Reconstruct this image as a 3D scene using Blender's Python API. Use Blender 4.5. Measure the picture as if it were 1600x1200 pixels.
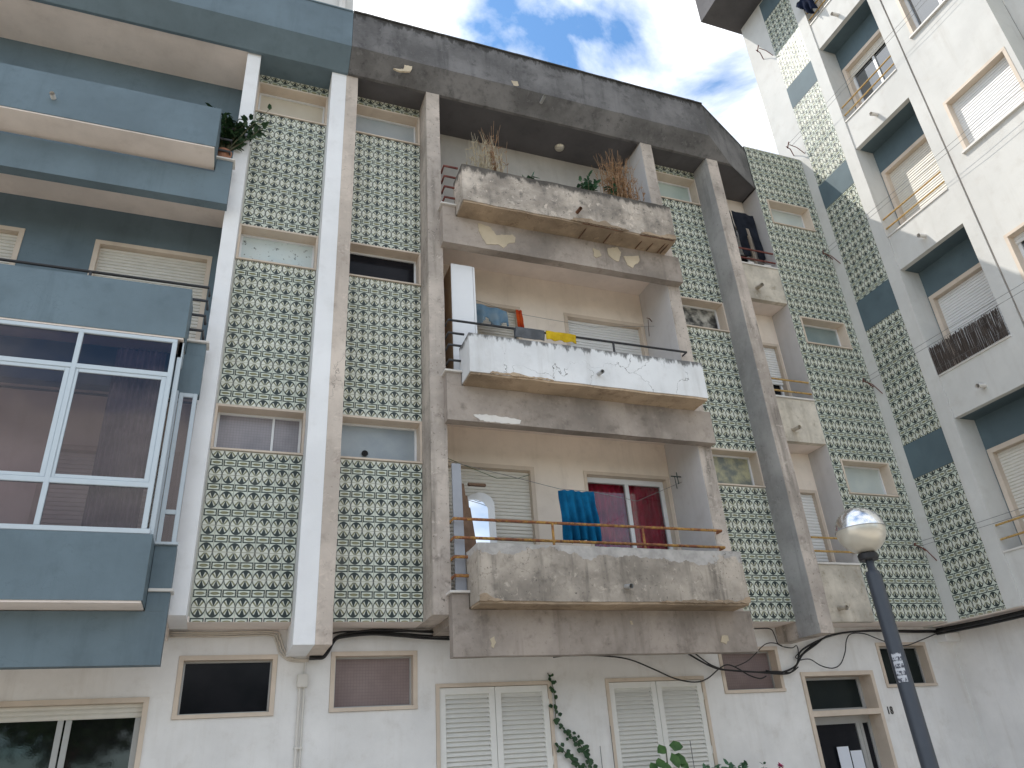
import bpy, bmesh, math, random
from mathutils import Vector, Matrix, noise
random.seed(7)
for o in list(bpy.data.objects): bpy.data.objects.remove(o)
S = bpy.context.scene
COL = S.collection

# ------------------------------------------------------------------ camera
CAM = Vector((0.0, -8.9, 1.6))
def cam_axes(pitch, yaw, roll):
    cy, sy, cp, sp = math.cos(yaw), math.sin(yaw), math.cos(pitch), math.sin(pitch)
    fwd = Vector((sy*cp, cy*cp, sp)); right = Vector((cy, -sy, 0)); up = right.cross(fwd)
    c, s = math.cos(roll), math.sin(roll)
    return c*right + s*up, -s*right + c*up, fwd
r_, u_, f_ = cam_axes(math.radians(27.276), math.radians(21.680), math.radians(-4.013))
cd = bpy.data.cameras.new('camera'); co = bpy.data.objects.new('camera', cd); COL.objects.link(co)
cd.sensor_width = 36.0; cd.lens = 1167.4/1600*36; cd.clip_start = 0.05; cd.clip_end = 3000
M = Matrix((r_, u_, -f_)).transposed().to_4x4(); M.translation = CAM
co.matrix_world = M
S.camera = co

# ------------------------------------------------------------------ light
SUNDIR = Vector((1.0, -0.78, -1.70)).normalized()      # travel direction of the sunlight
toSun = -SUNDIR
W = bpy.data.worlds.new('World'); S.world = W; W.use_nodes = True
wn = W.node_tree.nodes; wl = W.node_tree.links; wn.clear()
sky = wn.new('ShaderNodeTexSky'); sky.sky_type = 'NISHITA'; sky.sun_disc = False
sky.sun_elevation = math.asin(toSun.z); sky.sun_rotation = math.atan2(toSun.x, toSun.y)
sky.air_density = 1.0; sky.dust_density = 0.6; sky.ozone_density = 1.6
tc = wn.new('ShaderNodeTexCoord')
mp = wn.new('ShaderNodeMapping'); mp.inputs['Location'].default_value = (3.18, 2.2, 0.7); mp.inputs['Scale'].default_value = (1, 1, 1.9)
wl.new(tc.outputs['Generated'], mp.inputs['Vector'])
cn = wn.new('ShaderNodeTexNoise'); cn.inputs['Scale'].default_value = 3.1; cn.inputs['Detail'].default_value = 9; cn.inputs['Roughness'].default_value = 0.56; cn.inputs['Distortion'].default_value = 0.25
wl.new(mp.outputs['Vector'], cn.inputs['Vector'])
cr = wn.new('ShaderNodeValToRGB'); cr.color_ramp.elements[0].position = 0.38; cr.color_ramp.elements[1].position = 0.54
wl.new(cn.outputs['Fac'], cr.inputs['Fac'])
cm = wn.new('ShaderNodeMix'); cm.data_type = 'RGBA'
wl.new(cr.outputs['Color'], cm.inputs['Factor']); 
tint = wn.new('ShaderNodeMix'); tint.data_type = 'RGBA'; tint.blend_type = 'MULTIPLY'; tint.inputs['Factor'].default_value = 1.0
wl.new(sky.outputs['Color'], tint.inputs['A']); tint.inputs['B'].default_value = (0.78, 1.08, 1.22, 1); wl.new(tint.outputs['Result'], cm.inputs['A'])
cb = wn.new('ShaderNodeTexNoise'); cb.inputs['Scale'].default_value = 6.5; cb.inputs['Detail'].default_value = 7; wl.new(mp.outputs['Vector'], cb.inputs['Vector'])
cs = wn.new('ShaderNodeMix'); cs.data_type = 'RGBA'; cs.inputs['A'].default_value = (5.0, 5.35, 5.9, 1); cs.inputs['B'].default_value = (8.8, 8.9, 9.0, 1)
cbr = wn.new('ShaderNodeMapRange'); cbr.inputs['From Min'].default_value = 0.34; cbr.inputs['From Max'].default_value = 0.62; wl.new(cb.outputs['Fac'], cbr.inputs['Value'])
wl.new(cbr.outputs['Result'], cs.inputs['Factor']); wl.new(cs.outputs['Result'], cm.inputs['B'])
bg = wn.new('ShaderNodeBackground'); bg.inputs['Strength'].default_value = 0.15
wo = wn.new('ShaderNodeOutputWorld')
wl.new(cm.outputs['Result'], bg.inputs['Color']); wl.new(bg.outputs['Background'], wo.inputs['Surface'])
sd = bpy.data.lights.new('sun', 'SUN'); sd.energy = 2.9; sd.angle = math.radians(0.53); sd.color = (1.0, 0.95, 0.87)
so = bpy.data.objects.new('sun', sd); COL.objects.link(so)
so.rotation_euler = SUNDIR.to_track_quat('-Z', 'Y').to_euler(); so.location = (-20, 15, 40)
vs = S.view_settings; vs.view_transform = 'Standard'; vs.look = 'None'; vs.gamma = 1.0; vs.use_curve_mapping = False
vs.exposure = 0.50
S.render.engine = 'CYCLES'; S.cycles.max_bounces = 10; S.cycles.diffuse_bounces = 8; S.cycles.transparent_max_bounces = 12

# ------------------------------------------------------------------ materials
class NT:
    def __init__(s, name):
        s.m = bpy.data.materials.new(name); s.m.use_nodes = True
        s.t = s.m.node_tree; s.t.nodes.clear()
        s.out = s.t.nodes.new('ShaderNodeOutputMaterial')
        s._pos = None
    def n(s, typ, **kw):
        nd = s.t.nodes.new(typ)
        for k, v in kw.items(): setattr(nd, k, v)
        return nd
    def set(s, sock, v):
        if hasattr(v, 'links') or isinstance(v, bpy.types.NodeSocket): s.t.links.new(v, sock)
        elif isinstance(v, (tuple, list)) and len(v) == 3 and sock.type == 'RGBA': sock.default_value = (*v, 1)
        else: sock.default_value = v
    def pos(s):
        if s._pos is None: s._pos = s.n('ShaderNodeNewGeometry').outputs['Position']
        return s._pos
    def sep(s, v):
        x = s.n('ShaderNodeSeparateXYZ'); s.set(x.inputs[0], v); return x.outputs
    def ma(s, op, a, b=0.0, c=None, clamp=False):
        x = s.n('ShaderNodeMath', operation=op, use_clamp=clamp); s.set(x.inputs[0], a); s.set(x.inputs[1], b)
        if c is not None: s.set(x.inputs[2], c)
        return x.outputs[0]
    def scale(s, v, sc):
        x = s.n('ShaderNodeVectorMath', operation='MULTIPLY'); s.set(x.inputs[0], v); x.inputs[1].default_value = sc; return x.outputs[0]
    def noise(s, sc, detail=4, rough=0.55, vec=None, dist=0.0):
        x = s.n('ShaderNodeTexNoise'); s.set(x.inputs['Vector'], vec if vec is not None else s.pos())
        x.inputs['Scale'].default_value = sc; x.inputs['Detail'].default_value = detail; x.inputs['Roughness'].default_value = rough; x.inputs['Distortion'].default_value = dist
        return x.outputs['Fac']
    def step(s, v, lo, hi, a=0.0, b=1.0):
        x = s.n('ShaderNodeMapRange', interpolation_type='SMOOTHSTEP'); s.set(x.inputs['Value'], v)
        s.set(x.inputs['From Min'], lo); s.set(x.inputs['From Max'], hi); x.inputs['To Min'].default_value = a; x.inputs['To Max'].default_value = b
        return x.outputs[0]
    def mix(s, f, a, b, mode='MIX'):
        x = s.n('ShaderNodeMix', data_type='RGBA', blend_type=mode); s.set(x.inputs['Factor'], f); s.set(x.inputs['A'], a); s.set(x.inputs['B'], b)
        return x.outputs['Result']
    def bump(s, h, strength=0.3, dist=0.01):
        x = s.n('ShaderNodeBump'); s.set(x.inputs['Height'], h); x.inputs['Strength'].default_value = strength; x.inputs['Distance'].default_value = dist
        return x.outputs[0]
    def bsdf(s, col, rough=0.8, normal=None, metal=0.0, spec=0.5, **kw):
        b = s.n('ShaderNodeBsdfPrincipled'); s.set(b.inputs['Base Color'], col); s.set(b.inputs['Roughness'], rough)
        b.inputs['Metallic'].default_value = metal; b.inputs['Specular IOR Level'].default_value = spec
        for k, v in kw.items(): s.set(b.inputs[k], v)
        if normal is not None: s.set(b.inputs['Normal'], normal)
        s.t.links.new(b.outputs[0], s.out.inputs['Surface']); return s.m

def plaster(name, base, dirt=(0.2, 0.18, 0.15), amt=0.35, streak=0.3, speck=0.0, rough=0.85, mott=0.12, spec=0.25, cracks=0.0, bump=0.25, mold=None, band=None, sc=1.0):
    t = NT(name); p = t.pos()
    big = t.noise(0.9*sc, 5, 0.6); mid = t.noise(4.5*sc, 6, 0.65); fine = t.noise(60, 4, 0.7)
    st = t.noise(1.0, 6, 0.62, t.scale(p, (5.5, 5.5, 0.55)))
    dark = tuple(c*(1-mott*1.6) for c in base); lite = tuple(min(1, c*(1+mott*0.6)) for c in base)
    c = t.mix(t.step(big, 0.3, 0.7), dark, lite)
    c = t.mix(t.ma('MULTIPLY', t.step(mid, 0.5, 0.8), amt), c, dirt)
    c = t.mix(t.ma('MULTIPLY', t.step(st, 0.5, 0.78), streak), c, dirt)
    if speck:
        sp = t.noise(23, 5, 0.75)
        c = t.mix(t.ma('MULTIPLY', t.step(sp, 0.6, 0.68), speck), c, tuple(x*0.35 for x in dirt))
        sp2 = t.noise(9, 5, 0.7, dist=0.6)
        c = t.mix(t.ma('MULTIPLY', t.step(sp2, 0.58, 0.66), speck*0.6), c, tuple(min(1, x*1.35) for x in base))
    if band:      # flaked finish above a ragged line: (z, colour)
        zz = t.sep(p)[2]; edge = t.ma('ADD', zz, t.ma('MULTIPLY', t.ma('SUBTRACT', t.noise(2.2, 5, 0.6), 0.5), 0.55))
        mk = t.step(edge, band[0], band[0]+0.012)
        c = t.mix(mk, c, t.mix(t.step(mid, .35, .65), band[1], tuple(x*.72 for x in band[1])))
    if mold:      # black mould creeping down from the top edges: (z top, period, reach)
        zz = t.sep(p)[2]
        d = t.ma('SUBTRACT', mold[0], zz)
        nz = t.ma('ADD', t.ma('MULTIPLY', t.noise(1.0, 6, 0.7, t.scale(p, (9, 9, 2.5))), mold[1]), -mold[1]*0.40)
        mk = t.step(t.ma('SUBTRACT', nz, d), -0.03, 0.05)
        c = t.mix(t.ma('MULTIPLY', mk, 0.8), c, (0.035, 0.033, 0.03))
    h = t.ma('ADD', t.ma('MULTIPLY', fine, 0.4), t.ma('MULTIPLY', mid, 0.6))
    if cracks:
        v = t.n('ShaderNodeTexVoronoi', feature='DISTANCE_TO_EDGE')
        wv = t.n('ShaderNodeVectorMath', operation='ADD'); t.set(wv.inputs[0], p)
        nn = t.n('ShaderNodeTexNoise'); t.set(nn.inputs['Vector'], p); nn.inputs['Scale'].default_value = 3.0; nn.inputs['Detail'].default_value = 5
        t.set(wv.inputs[1], t.scale(nn.outputs['Color'], (0.7, 0.7, 0.7))); t.set(v.inputs['Vector'], wv.outputs[0]); v.inputs['Scale'].default_value = 1.3
        cmk = t.ma('MULTIPLY', t.step(v.outputs['Distance'], 0.0015, 0.006, 1, 0), t.step(big, 0.47, 0.60))
        c = t.mix(t.ma('MULTIPLY', cmk, cracks), c, tuple(x*0.3 for x in dirt))
    return t.bsdf(c, rough, t.bump(h, bump, 0.01), spec=spec)

WHITE = plaster('white_render', (0.80, 0.80, 0.805), (0.42, 0.39, 0.36), 0.18, 0.14, mott=0.05)
WHITE_R = plaster('white_render_tall_block', (0.63, 0.62, 0.59), (0.40, 0.36, 0.31), 0.26, 0.26, mott=0.06)
WHITE_G = plaster('white_ground_floor_render', (0.80, 0.785, 0.765), (0.44, 0.39, 0.33), 0.28, 0.24, 0.06, mott=0.08)
BEIGE_PIL = plaster('beige_stained_render', (0.60, 0.52, 0.45), (0.24, 0.19, 0.16), 0.6, 0.5, 0.4, mott=0.16, cracks=0.5)
FIN = plaster('weathered_fin_render', (0.51, 0.445, 0.39), (0.11, 0.095, 0.08), 0.75, 0.75, 0.7, mott=0.24, cracks=0.3)
FIN_SIDE = plaster('grey_fin_side', (0.40, 0.39, 0.38), (0.15, 0.145, 0.14), 0.5, 0.5, 0.35, mott=0.2)
FIN_INNER = plaster('pale_loggia_side', (0.60, 0.58, 0.57), (0.36, 0.32, 0.29), 0.25, 0.2, mott=0.06)
ROOFG = plaster('grey_roof_render', (0.185, 0.178, 0.176), (0.04, 0.039, 0.04), 0.7, 0.6, 0.45, mott=0.26, mold=(12.62, 0.6, 0), sc=1.3)
SOFF_D = plaster('dark_grey_soffit', (0.115, 0.11, 0.115), (0.05, 0.048, 0.05), 0.4, 0.1, mott=0.15)
SOFF_C = plaster('cream_soffit', (0.80, 0.71, 0.65), (0.45, 0.37, 0.32), 0.25, 0.1, mott=0.09)
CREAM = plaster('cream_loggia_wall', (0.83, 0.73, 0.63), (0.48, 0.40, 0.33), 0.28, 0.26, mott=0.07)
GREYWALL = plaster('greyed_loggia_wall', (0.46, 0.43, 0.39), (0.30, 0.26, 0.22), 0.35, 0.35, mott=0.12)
SLAB = plaster('taupe_slab_render', (0.36, 0.31, 0.27), (0.15, 0.125, 0.105), 0.75, 0.55, 0.35, mott=0.24, sc=1.3)
PLANT_LOW = plaster('stained_planter_render', (0.44, 0.385, 0.325), (0.11, 0.095, 0.08), 0.75, 1.0, 0.8, mott=0.3, cracks=0.5, band=(3.81, (0.47, 0.445, 0.42)), bump=0.4, sc=1.5)
PLANT_MID = plaster('whitewashed_planter_render', (0.72, 0.725, 0.73), (0.38, 0.36, 0.33), 0.3, 0.35, 0.1, mott=0.1, cracks=0.9, mold=(6.70, 0.50, 0))
PLANT_TOP = plaster('rough_flaking_planter_render', (0.54, 0.47, 0.40), (0.11, 0.10, 0.09), 0.95, 0.6, 1.0, mott=0.34, mold=(9.58, 0.40, 0), sc=1.8, cracks=0.7, bump=0.7)
UNDER = plaster('spalled_brown_underside', (0.44, 0.335, 0.235), (0.15, 0.095, 0.06), 0.9, 0.1, 0.5, mott=0.3, bump=0.9)
PATCH = plaster('bare_pale_plaster', (0.58, 0.49, 0.36), (0.38, 0.30, 0.21), 0.4, 0.2, mott=0.15, bump=0.6)
BLUE = plaster('slate_blue_paint', (0.132, 0.182, 0.212), (0.075, 0.108, 0.128), 0.4, 0.45, mott=0.12, cracks=0.12, rough=0.6, spec=0.35)
BLUE_R = plaster('slate_blue_paint_tall_block', (0.105, 0.148, 0.168), (0.06, 0.08, 0.09), 0.3, 0.2, mott=0.1, rough=0.65)
PANEL_REC = plaster('stained_recess_parapet', (0.64, 0.58, 0.49), (0.25, 0.20, 0.13), 0.95, 0.4, 0.4, mott=0.26, sc=1.3)
MARBLE = plaster('beige_marble', (0.66, 0.56, 0.46), (0.42, 0.32, 0.24), 0.4, 0.25, mott=0.1, rough=0.55, bump=0.08)
SILL = plaster('white_marble_ledge', (0.70, 0.67, 0.63), (0.42, 0.36, 0.3), 0.35, 0.2, mott=0.08, rough=0.5, bump=0.06)
PAVE = plaster('pale_limestone_paving', (0.60, 0.545, 0.465), (0.35, 0.31, 0.26), 0.3, 0.0, 0.1, mott=0.12)
GROUND = plaster('dry_ground', (0.34, 0.30, 0.24), (0.2, 0.18, 0.14), 0.5, 0.0, mott=0.15)
SOIL = plaster('soil', (0.10, 0.075, 0.05), (0.05, 0.04, 0.03), 0.5, 0, mott=0.2)
GROUT = plaster('grout', (0.52, 0.51, 0.46), (0.3, 0.28, 0.24), 0.3, 0.3)
INNER = plaster('dim_interior', (0.09, 0.08, 0.075), (0.05, 0.05, 0.05), 0.3, 0)

def simple(name, col, rough=0.5, metal=0.0, var=0.12, spec=0.5, sc=8):
    t = NT(name); n = t.noise(sc, 5, 0.6)
    c = t.mix(n, tuple(x*(1-var*1.5) for x in col), tuple(min(1, x*(1+var)) for x in col))
    return t.bsdf(c, rough, t.bump(t.noise(90, 3), 0.05, 0.003), metal=metal, spec=spec)
ALU = simple('white_aluminium', (0.70, 0.71, 0.72), 0.35, 0.0, 0.05)
ALU_G = simple('grey_aluminium', (0.42, 0.42, 0.41), 0.4, 0.2, 0.08)
LOUVRE = simple('cream_shutter_paint', (0.78, 0.77, 0.73), 0.45, 0, 0.06)
ROLLER = simple('cream_roller_shutter', (0.67, 0.64, 0.575), 0.5, 0, 0.08)
ROLLER_W = simple('white_roller_shutter', (0.72, 0.72, 0.71), 0.5, 0, 0.06)
BLACKM = simple('black_rail_paint', (0.025, 0.026, 0.03), 0.4, 0, 0.3)
CABLE = simple('black_cable', (0.012, 0.012, 0.013), 0.5, 0, 0.3)
CABLE_W = simple('painted_over_cable', (0.60, 0.54, 0.47), 0.6, 0, 0.1)
WIRE = simple('grey_wire', (0.16, 0.16, 0.16), 0.5, 0, 0.2)
PVC = simple('cream_pvc', (0.66, 0.63, 0.58), 0.45, 0, 0.06)
POST = simple('dark_lamp_post_paint', (0.040, 0.048, 0.062), 0.42, 0.0, 0.15)
WOODB = simple('weathered_boards', (0.20, 0.12, 0.075), 0.8, 0, 0.4, sc=14)
CARD = simple('white_cabinet_laminate', (0.74, 0.75, 0.77), 0.4, 0, 0.03)
CARD_B = simple('brown_chipboard', (0.38, 0.25, 0.15), 0.8, 0, 0.2)
GREYB = simple('grey_board', (0.30, 0.31, 0.34), 0.5, 0, 0.1)
PAPER = simple('paper', (0.70, 0.73, 0.80), 0.7, 0, 0.03)
POT = simple('terracotta', (0.35, 0.16, 0.09), 0.8, 0, 0.2)
DARKIN = simple('dark_room', (0.012, 0.012, 0.013), 0.9, 0, 0.1)
BLACKTXT = simple('black_lettering', (0.03, 0.026, 0.02), 0.6, 0, 0.2)
def rust(name, a, b, f=0.5):
    t = NT(name); n = t.noise(11, 6, 0.7)
    c = t.mix(t.step(n, f-0.12, f+0.1), a, b); c = t.mix(t.step(t.noise(40, 4), 0.5, 0.75), c, (0.07, 0.03, 0.018))
    return t.bsdf(c, 0.75, t.bump(n, 0.4, 0.004))
RUST_Y = rust('rusty_yellow_rail', (0.24, 0.085, 0.04), (0.46, 0.26, 0.06), 0.55)
RUST_O = rust('ochre_rail', (0.42, 0.24, 0.07), (0.50, 0.33, 0.12), 0.45)
RUST_R = rust('maroon_rail', (0.12, 0.03, 0.025), (0.19, 0.06, 0.045), 0.5)
REBAR = rust('rebar', (0.07, 0.035, 0.02), (0.14, 0.06, 0.03), 0.5)

def glass(name, tint, spec=1.0, rough=0.02):
    t = NT(name); tr = t.n('ShaderNodeBsdfTransparent'); tr.inputs[0].default_value = (*tint, 1)
    gl = t.n('ShaderNodeBsdfGlossy'); gl.inputs['Roughness'].default_value = rough; gl.inputs['Color'].default_value = (spec, spec, spec, 1)
    wv = t.noise(1.3, 2); b = t.bump(wv, 0.05, 0.02); t.set(gl.inputs['Normal'], b)
    fr = t.n('ShaderNodeFresnel'); fr.inputs['IOR'].default_value = 1.52
    mx = t.n('ShaderNodeMixShader'); t.set(mx.inputs[0], fr.outputs[0]); t.set(mx.inputs[1], tr.outputs[0]); t.set(mx.inputs[2], gl.outputs[0])
    t.t.links.new(mx.outputs[0], t.out.inputs['Surface']); return t.m
GLASS = glass('clear_glass', (0.88, 0.89, 0.89), 0.7)
GLASS_B = glass('smoked_balcony_glass', (0.76, 0.71, 0.74), 0.75)
def opaque_glass(name, col, col2, rough, sc=2.0, grid=False, spec=0.5, flecks=0.0):
    t = NT(name); n = t.noise(sc, 4, 0.6); c = t.mix(t.step(n, 0.35, 0.65), col, col2)
    nb = t.noise(70, 2) ; h = nb
    if grid:
        b = t.n('ShaderNodeTexBrick'); t.set(b.inputs['Vector'], t.scale(t.pos(), (1, 1, 1))); 
        x, y, z = t.sep(t.pos())
        gx = t.ma('PINGPONG', x, 0.0175); gz = t.ma('PINGPONG', z, 0.0175)
        g = t.ma('MAXIMUM', t.step(gx, 0.001, 0.003, 1, 0), t.step(gz, 0.001, 0.003, 1, 0))
        c = t.mix(t.ma('MULTIPLY', g, 0.35), c, tuple(q*0.55 for q in col))
    if flecks:
        f = t.noise(16, 4, 0.7); zz = t.sep(t.pos())[2]
        c = t.mix(t.ma('MULTIPLY', t.step(f, 0.60, 0.66), flecks), c, (0.05, 0.06, 0.05))
    return t.bsdf(c, rough, t.bump(h, 0.25 if rough > 0.15 else 0.02, 0.004), spec=spec)
FROST = opaque_glass('frosted_glass_pale', (0.50, 0.55, 0.53), (0.58, 0.62, 0.58), 0.3)
FROST_F = opaque_glass('frosted_glass_flaking', (0.52, 0.60, 0.60), (0.58, 0.64, 0.62), 0.3, flecks=0.9)
FROST_C = opaque_glass('frosted_glass_cream', (0.56, 0.50, 0.40), (0.60, 0.55, 0.45), 0.35)
FROST_B = opaque_glass('frosted_glass_blue', (0.26, 0.30, 0.33), (0.32, 0.36, 0.38), 0.3)
FROST_G = opaque_glass('frosted_glass_green', (0.38, 0.46, 0.42), (0.46, 0.53, 0.48), 0.3)
FROST_T = opaque_glass('frosted_glass_teal', (0.20, 0.26, 0.26), (0.27, 0.32, 0.31), 0.3)
FROST_M = opaque_glass('frosted_glass_mottled', (0.16, 0.18, 0.17), (0.42, 0.40, 0.26), 0.3, sc=5)
WIREG = opaque_glass('wired_glass', (0.20, 0.19, 0.21), (0.29, 0.27, 0.29), 0.22, sc=1.5, grid=True)
MAUVE = opaque_glass('mauve_blind_glass', (0.235, 0.18, 0.175), (0.285, 0.225, 0.215), 0.4, grid=True, spec=0.2)
DARKG = opaque_glass('dark_glass', (0.010, 0.011, 0.014), (0.016, 0.016, 0.020), 0.12, spec=0.12)
REFG = opaque_glass('tree_reflecting_glass', (0.006, 0.006, 0.007), (0.009, 0.009, 0.010), 0.015, spec=0.7)
ALU_B = simple('blue_grey_aluminium', (0.50, 0.565, 0.61), 0.35, 0.0, 0.06)
DARKG2 = opaque_glass('dark_green_glass', (0.014, 0.020, 0.020), (0.020, 0.026, 0.024), 0.15, spec=0.15)
SKYG = opaque_glass('sky_reflecting_glass', (0.03, 0.04, 0.05), (0.04, 0.05, 0.06), 0.03, spec=1.0)
SKYG.node_tree.nodes['Principled BSDF'].inputs['IOR'].default_value = 2.1
FROST_BL = opaque_glass('frosted_glass_blue_grey', (0.36, 0.40, 0.42), (0.43, 0.46, 0.47), 0.3)
BROKEN = opaque_glass('broken_papered_glass', (0.012, 0.012, 0.012), (0.5, 0.48, 0.42), 0.5, sc=4.2)
t = NT('mirror'); MIRROR = t.bsdf((0.86, 0.88, 0.88), 0.02, metal=1.0)
t = NT('chrome_dome'); CHROME = t.bsdf(t.mix(t.noise(20, 3), (0.72, 0.73, 0.74), (0.82, 0.83, 0.84)), t.step(t.noise(30, 4), 0.3, 0.8, 0.2, 0.3), metal=1.0)
t = NT('pearl_globe'); PEARL = t.bsdf(t.mix(t.noise(6, 3), (0.60, 0.56, 0.48), (0.68, 0.64, 0.55)), 0.28, metal=0.45)
def cloth(name, c1, c2=None, sc=60):
    t = NT(name); c2 = c2 or tuple(x*0.7 for x in c1)
    c = t.mix(t.step(t.noise(5, 4), 0.35, 0.65), c1, c2)
    return t.bsdf(c, 0.95, t.bump(t.noise(sc, 3), 0.5, 0.006), spec=0.1)
def leafm(name, c1, c2):
    t = NT(name); c = t.mix(t.step(t.noise(9, 4), 0.3, 0.7), c1, c2)
    return t.bsdf(c, 0.55, spec=0.35)
LEAF = leafm('green_leaf', (0.030, 0.085, 0.022), (0.075, 0.16, 0.045))
LEAF_D = leafm('dark_leaf', (0.018, 0.05, 0.022), (0.04, 0.09, 0.035))
LEAF_C = leafm('blue_green_leaf', (0.04, 0.11, 0.06), (0.09, 0.18, 0.10))
DRY = leafm('dry_reddish_stems', (0.20, 0.10, 0.045), (0.33, 0.20, 0.10))
DRY_P = leafm('dry_straw_stems', (0.33, 0.27, 0.18), (0.42, 0.36, 0.25))
STEM = leafm('stem', (0.06, 0.07, 0.03), (0.10, 0.09, 0.05))
BARK = plaster('bark', (0.17, 0.12, 0.085), (0.07, 0.05, 0.04), 0.6, 0.5, 0.4, bump=0.9)
PINK = simple('pink_petals', (0.60, 0.06, 0.22), 0.6, 0, 0.2)

def tile_material():
    t = NT('green_circle_tile')
    uv = t.n('ShaderNodeUVMap'); uv.uv_map = 'UVMap'
    u, v, _ = t.sep(uv.outputs[0])
    du = t.ma('ABSOLUTE', t.ma('SUBTRACT', u, 0.5)); dv = t.ma('SUBTRACT', 1.0, v)
    lt = lambda a, b, s=0.012: t.step(t.ma('SUBTRACT', b, a), -s, s)
    sq = lambda a, k: t.ma('POWER', t.ma('DIVIDE', a, k), 2.0)
    ell = lambda ku, kv: t.ma('ADD', sq(du, ku), sq(dv, kv))
    AND = lambda a, b: t.ma('MULTIPLY', a, b); NOT = lambda a: t.ma('SUBTRACT', 1.0, a); OR = lambda a, b: t.ma('MAXIMUM', a, b)
    eo = lt(ell(0.50, 0.70), 1.0, 0.03); ei = lt(ell(0.452, 0.545), 1.0, 0.03)
    cres = AND(eo, NOT(ei))
    spike = AND(AND(lt(du, t.ma('MULTIPLY', t.ma('SUBTRACT', dv, 0.06), 0.37)), eo), lt(dv, 0.70))
    off = t.ma('ABSOLUTE', t.ma('SUBTRACT', du, t.ma('MULTIPLY', dv, 0.74)))
    olive = AND(AND(lt(off, t.ma('ADD', 0.050, t.ma('MULTIPLY', dv, 0.08))), lt(ell(0.455, 0.55), 1.0, 0.04)), lt(0.07, dv))
    fo = AND(lt(du, 0.465), lt(v, 0.285)); fi = AND(lt(du, 0.385), lt(v, 0.190))
    frame = AND(fo, NOT(fi))
    lens = lt(t.ma('ADD', sq(du, 0.30), sq(v, 0.105)), 1.0, 0.05); lensi = lt(t.ma('ADD', sq(du, 0.22), sq(v, 0.055)), 1.0, 0.08)
    sn = t.n('ShaderNodeVectorMath', operation='SNAP'); t.set(sn.inputs[0], t.pos()); sn.inputs[1].default_value = (0.1526, 0.1526, 0.1526)
    wnz = t.n('ShaderNodeTexWhiteNoise', noise_dimensions='3D'); t.set(wnz.inputs['Vector'], sn.outputs[0])
    G = (0.004, 0.017, 0.019); O = (0.17, 0.17, 0.08)
    white = t.mix(wnz.outputs['Value'], (0.60, 0.61, 0.53), (0.70, 0.71, 0.63))
    c = t.mix(NOT(eo), white, t.mix(0.4, white, (0.52, 0.60, 0.50)))
    c = t.mix(t.ma('MULTIPLY', olive, 0.92), c, O)
    c = t.mix(lens, c, O); c = t.mix(t.ma('MULTIPLY', lensi, 0.6), c, (0.42, 0.40, 0.22))
    dk = OR(OR(cres, spike), frame)
    c = t.mix(t.ma('MULTIPLY', dk, 0.96), c, G)
    dirt = t.noise(2.2, 6, 0.65)
    c = t.mix(t.ma('MULTIPLY', t.step(dirt, 0.48, 0.8), 0.28), c, (0.25, 0.22, 0.16))
    return t.bsdf(c, t.step(t.noise(3, 4), 0.3, 0.7, 0.28, 0.45), t.bump(t.noise(25, 3), 0.06, 0.004), spec=0.25)
TILE = tile_material()

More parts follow.
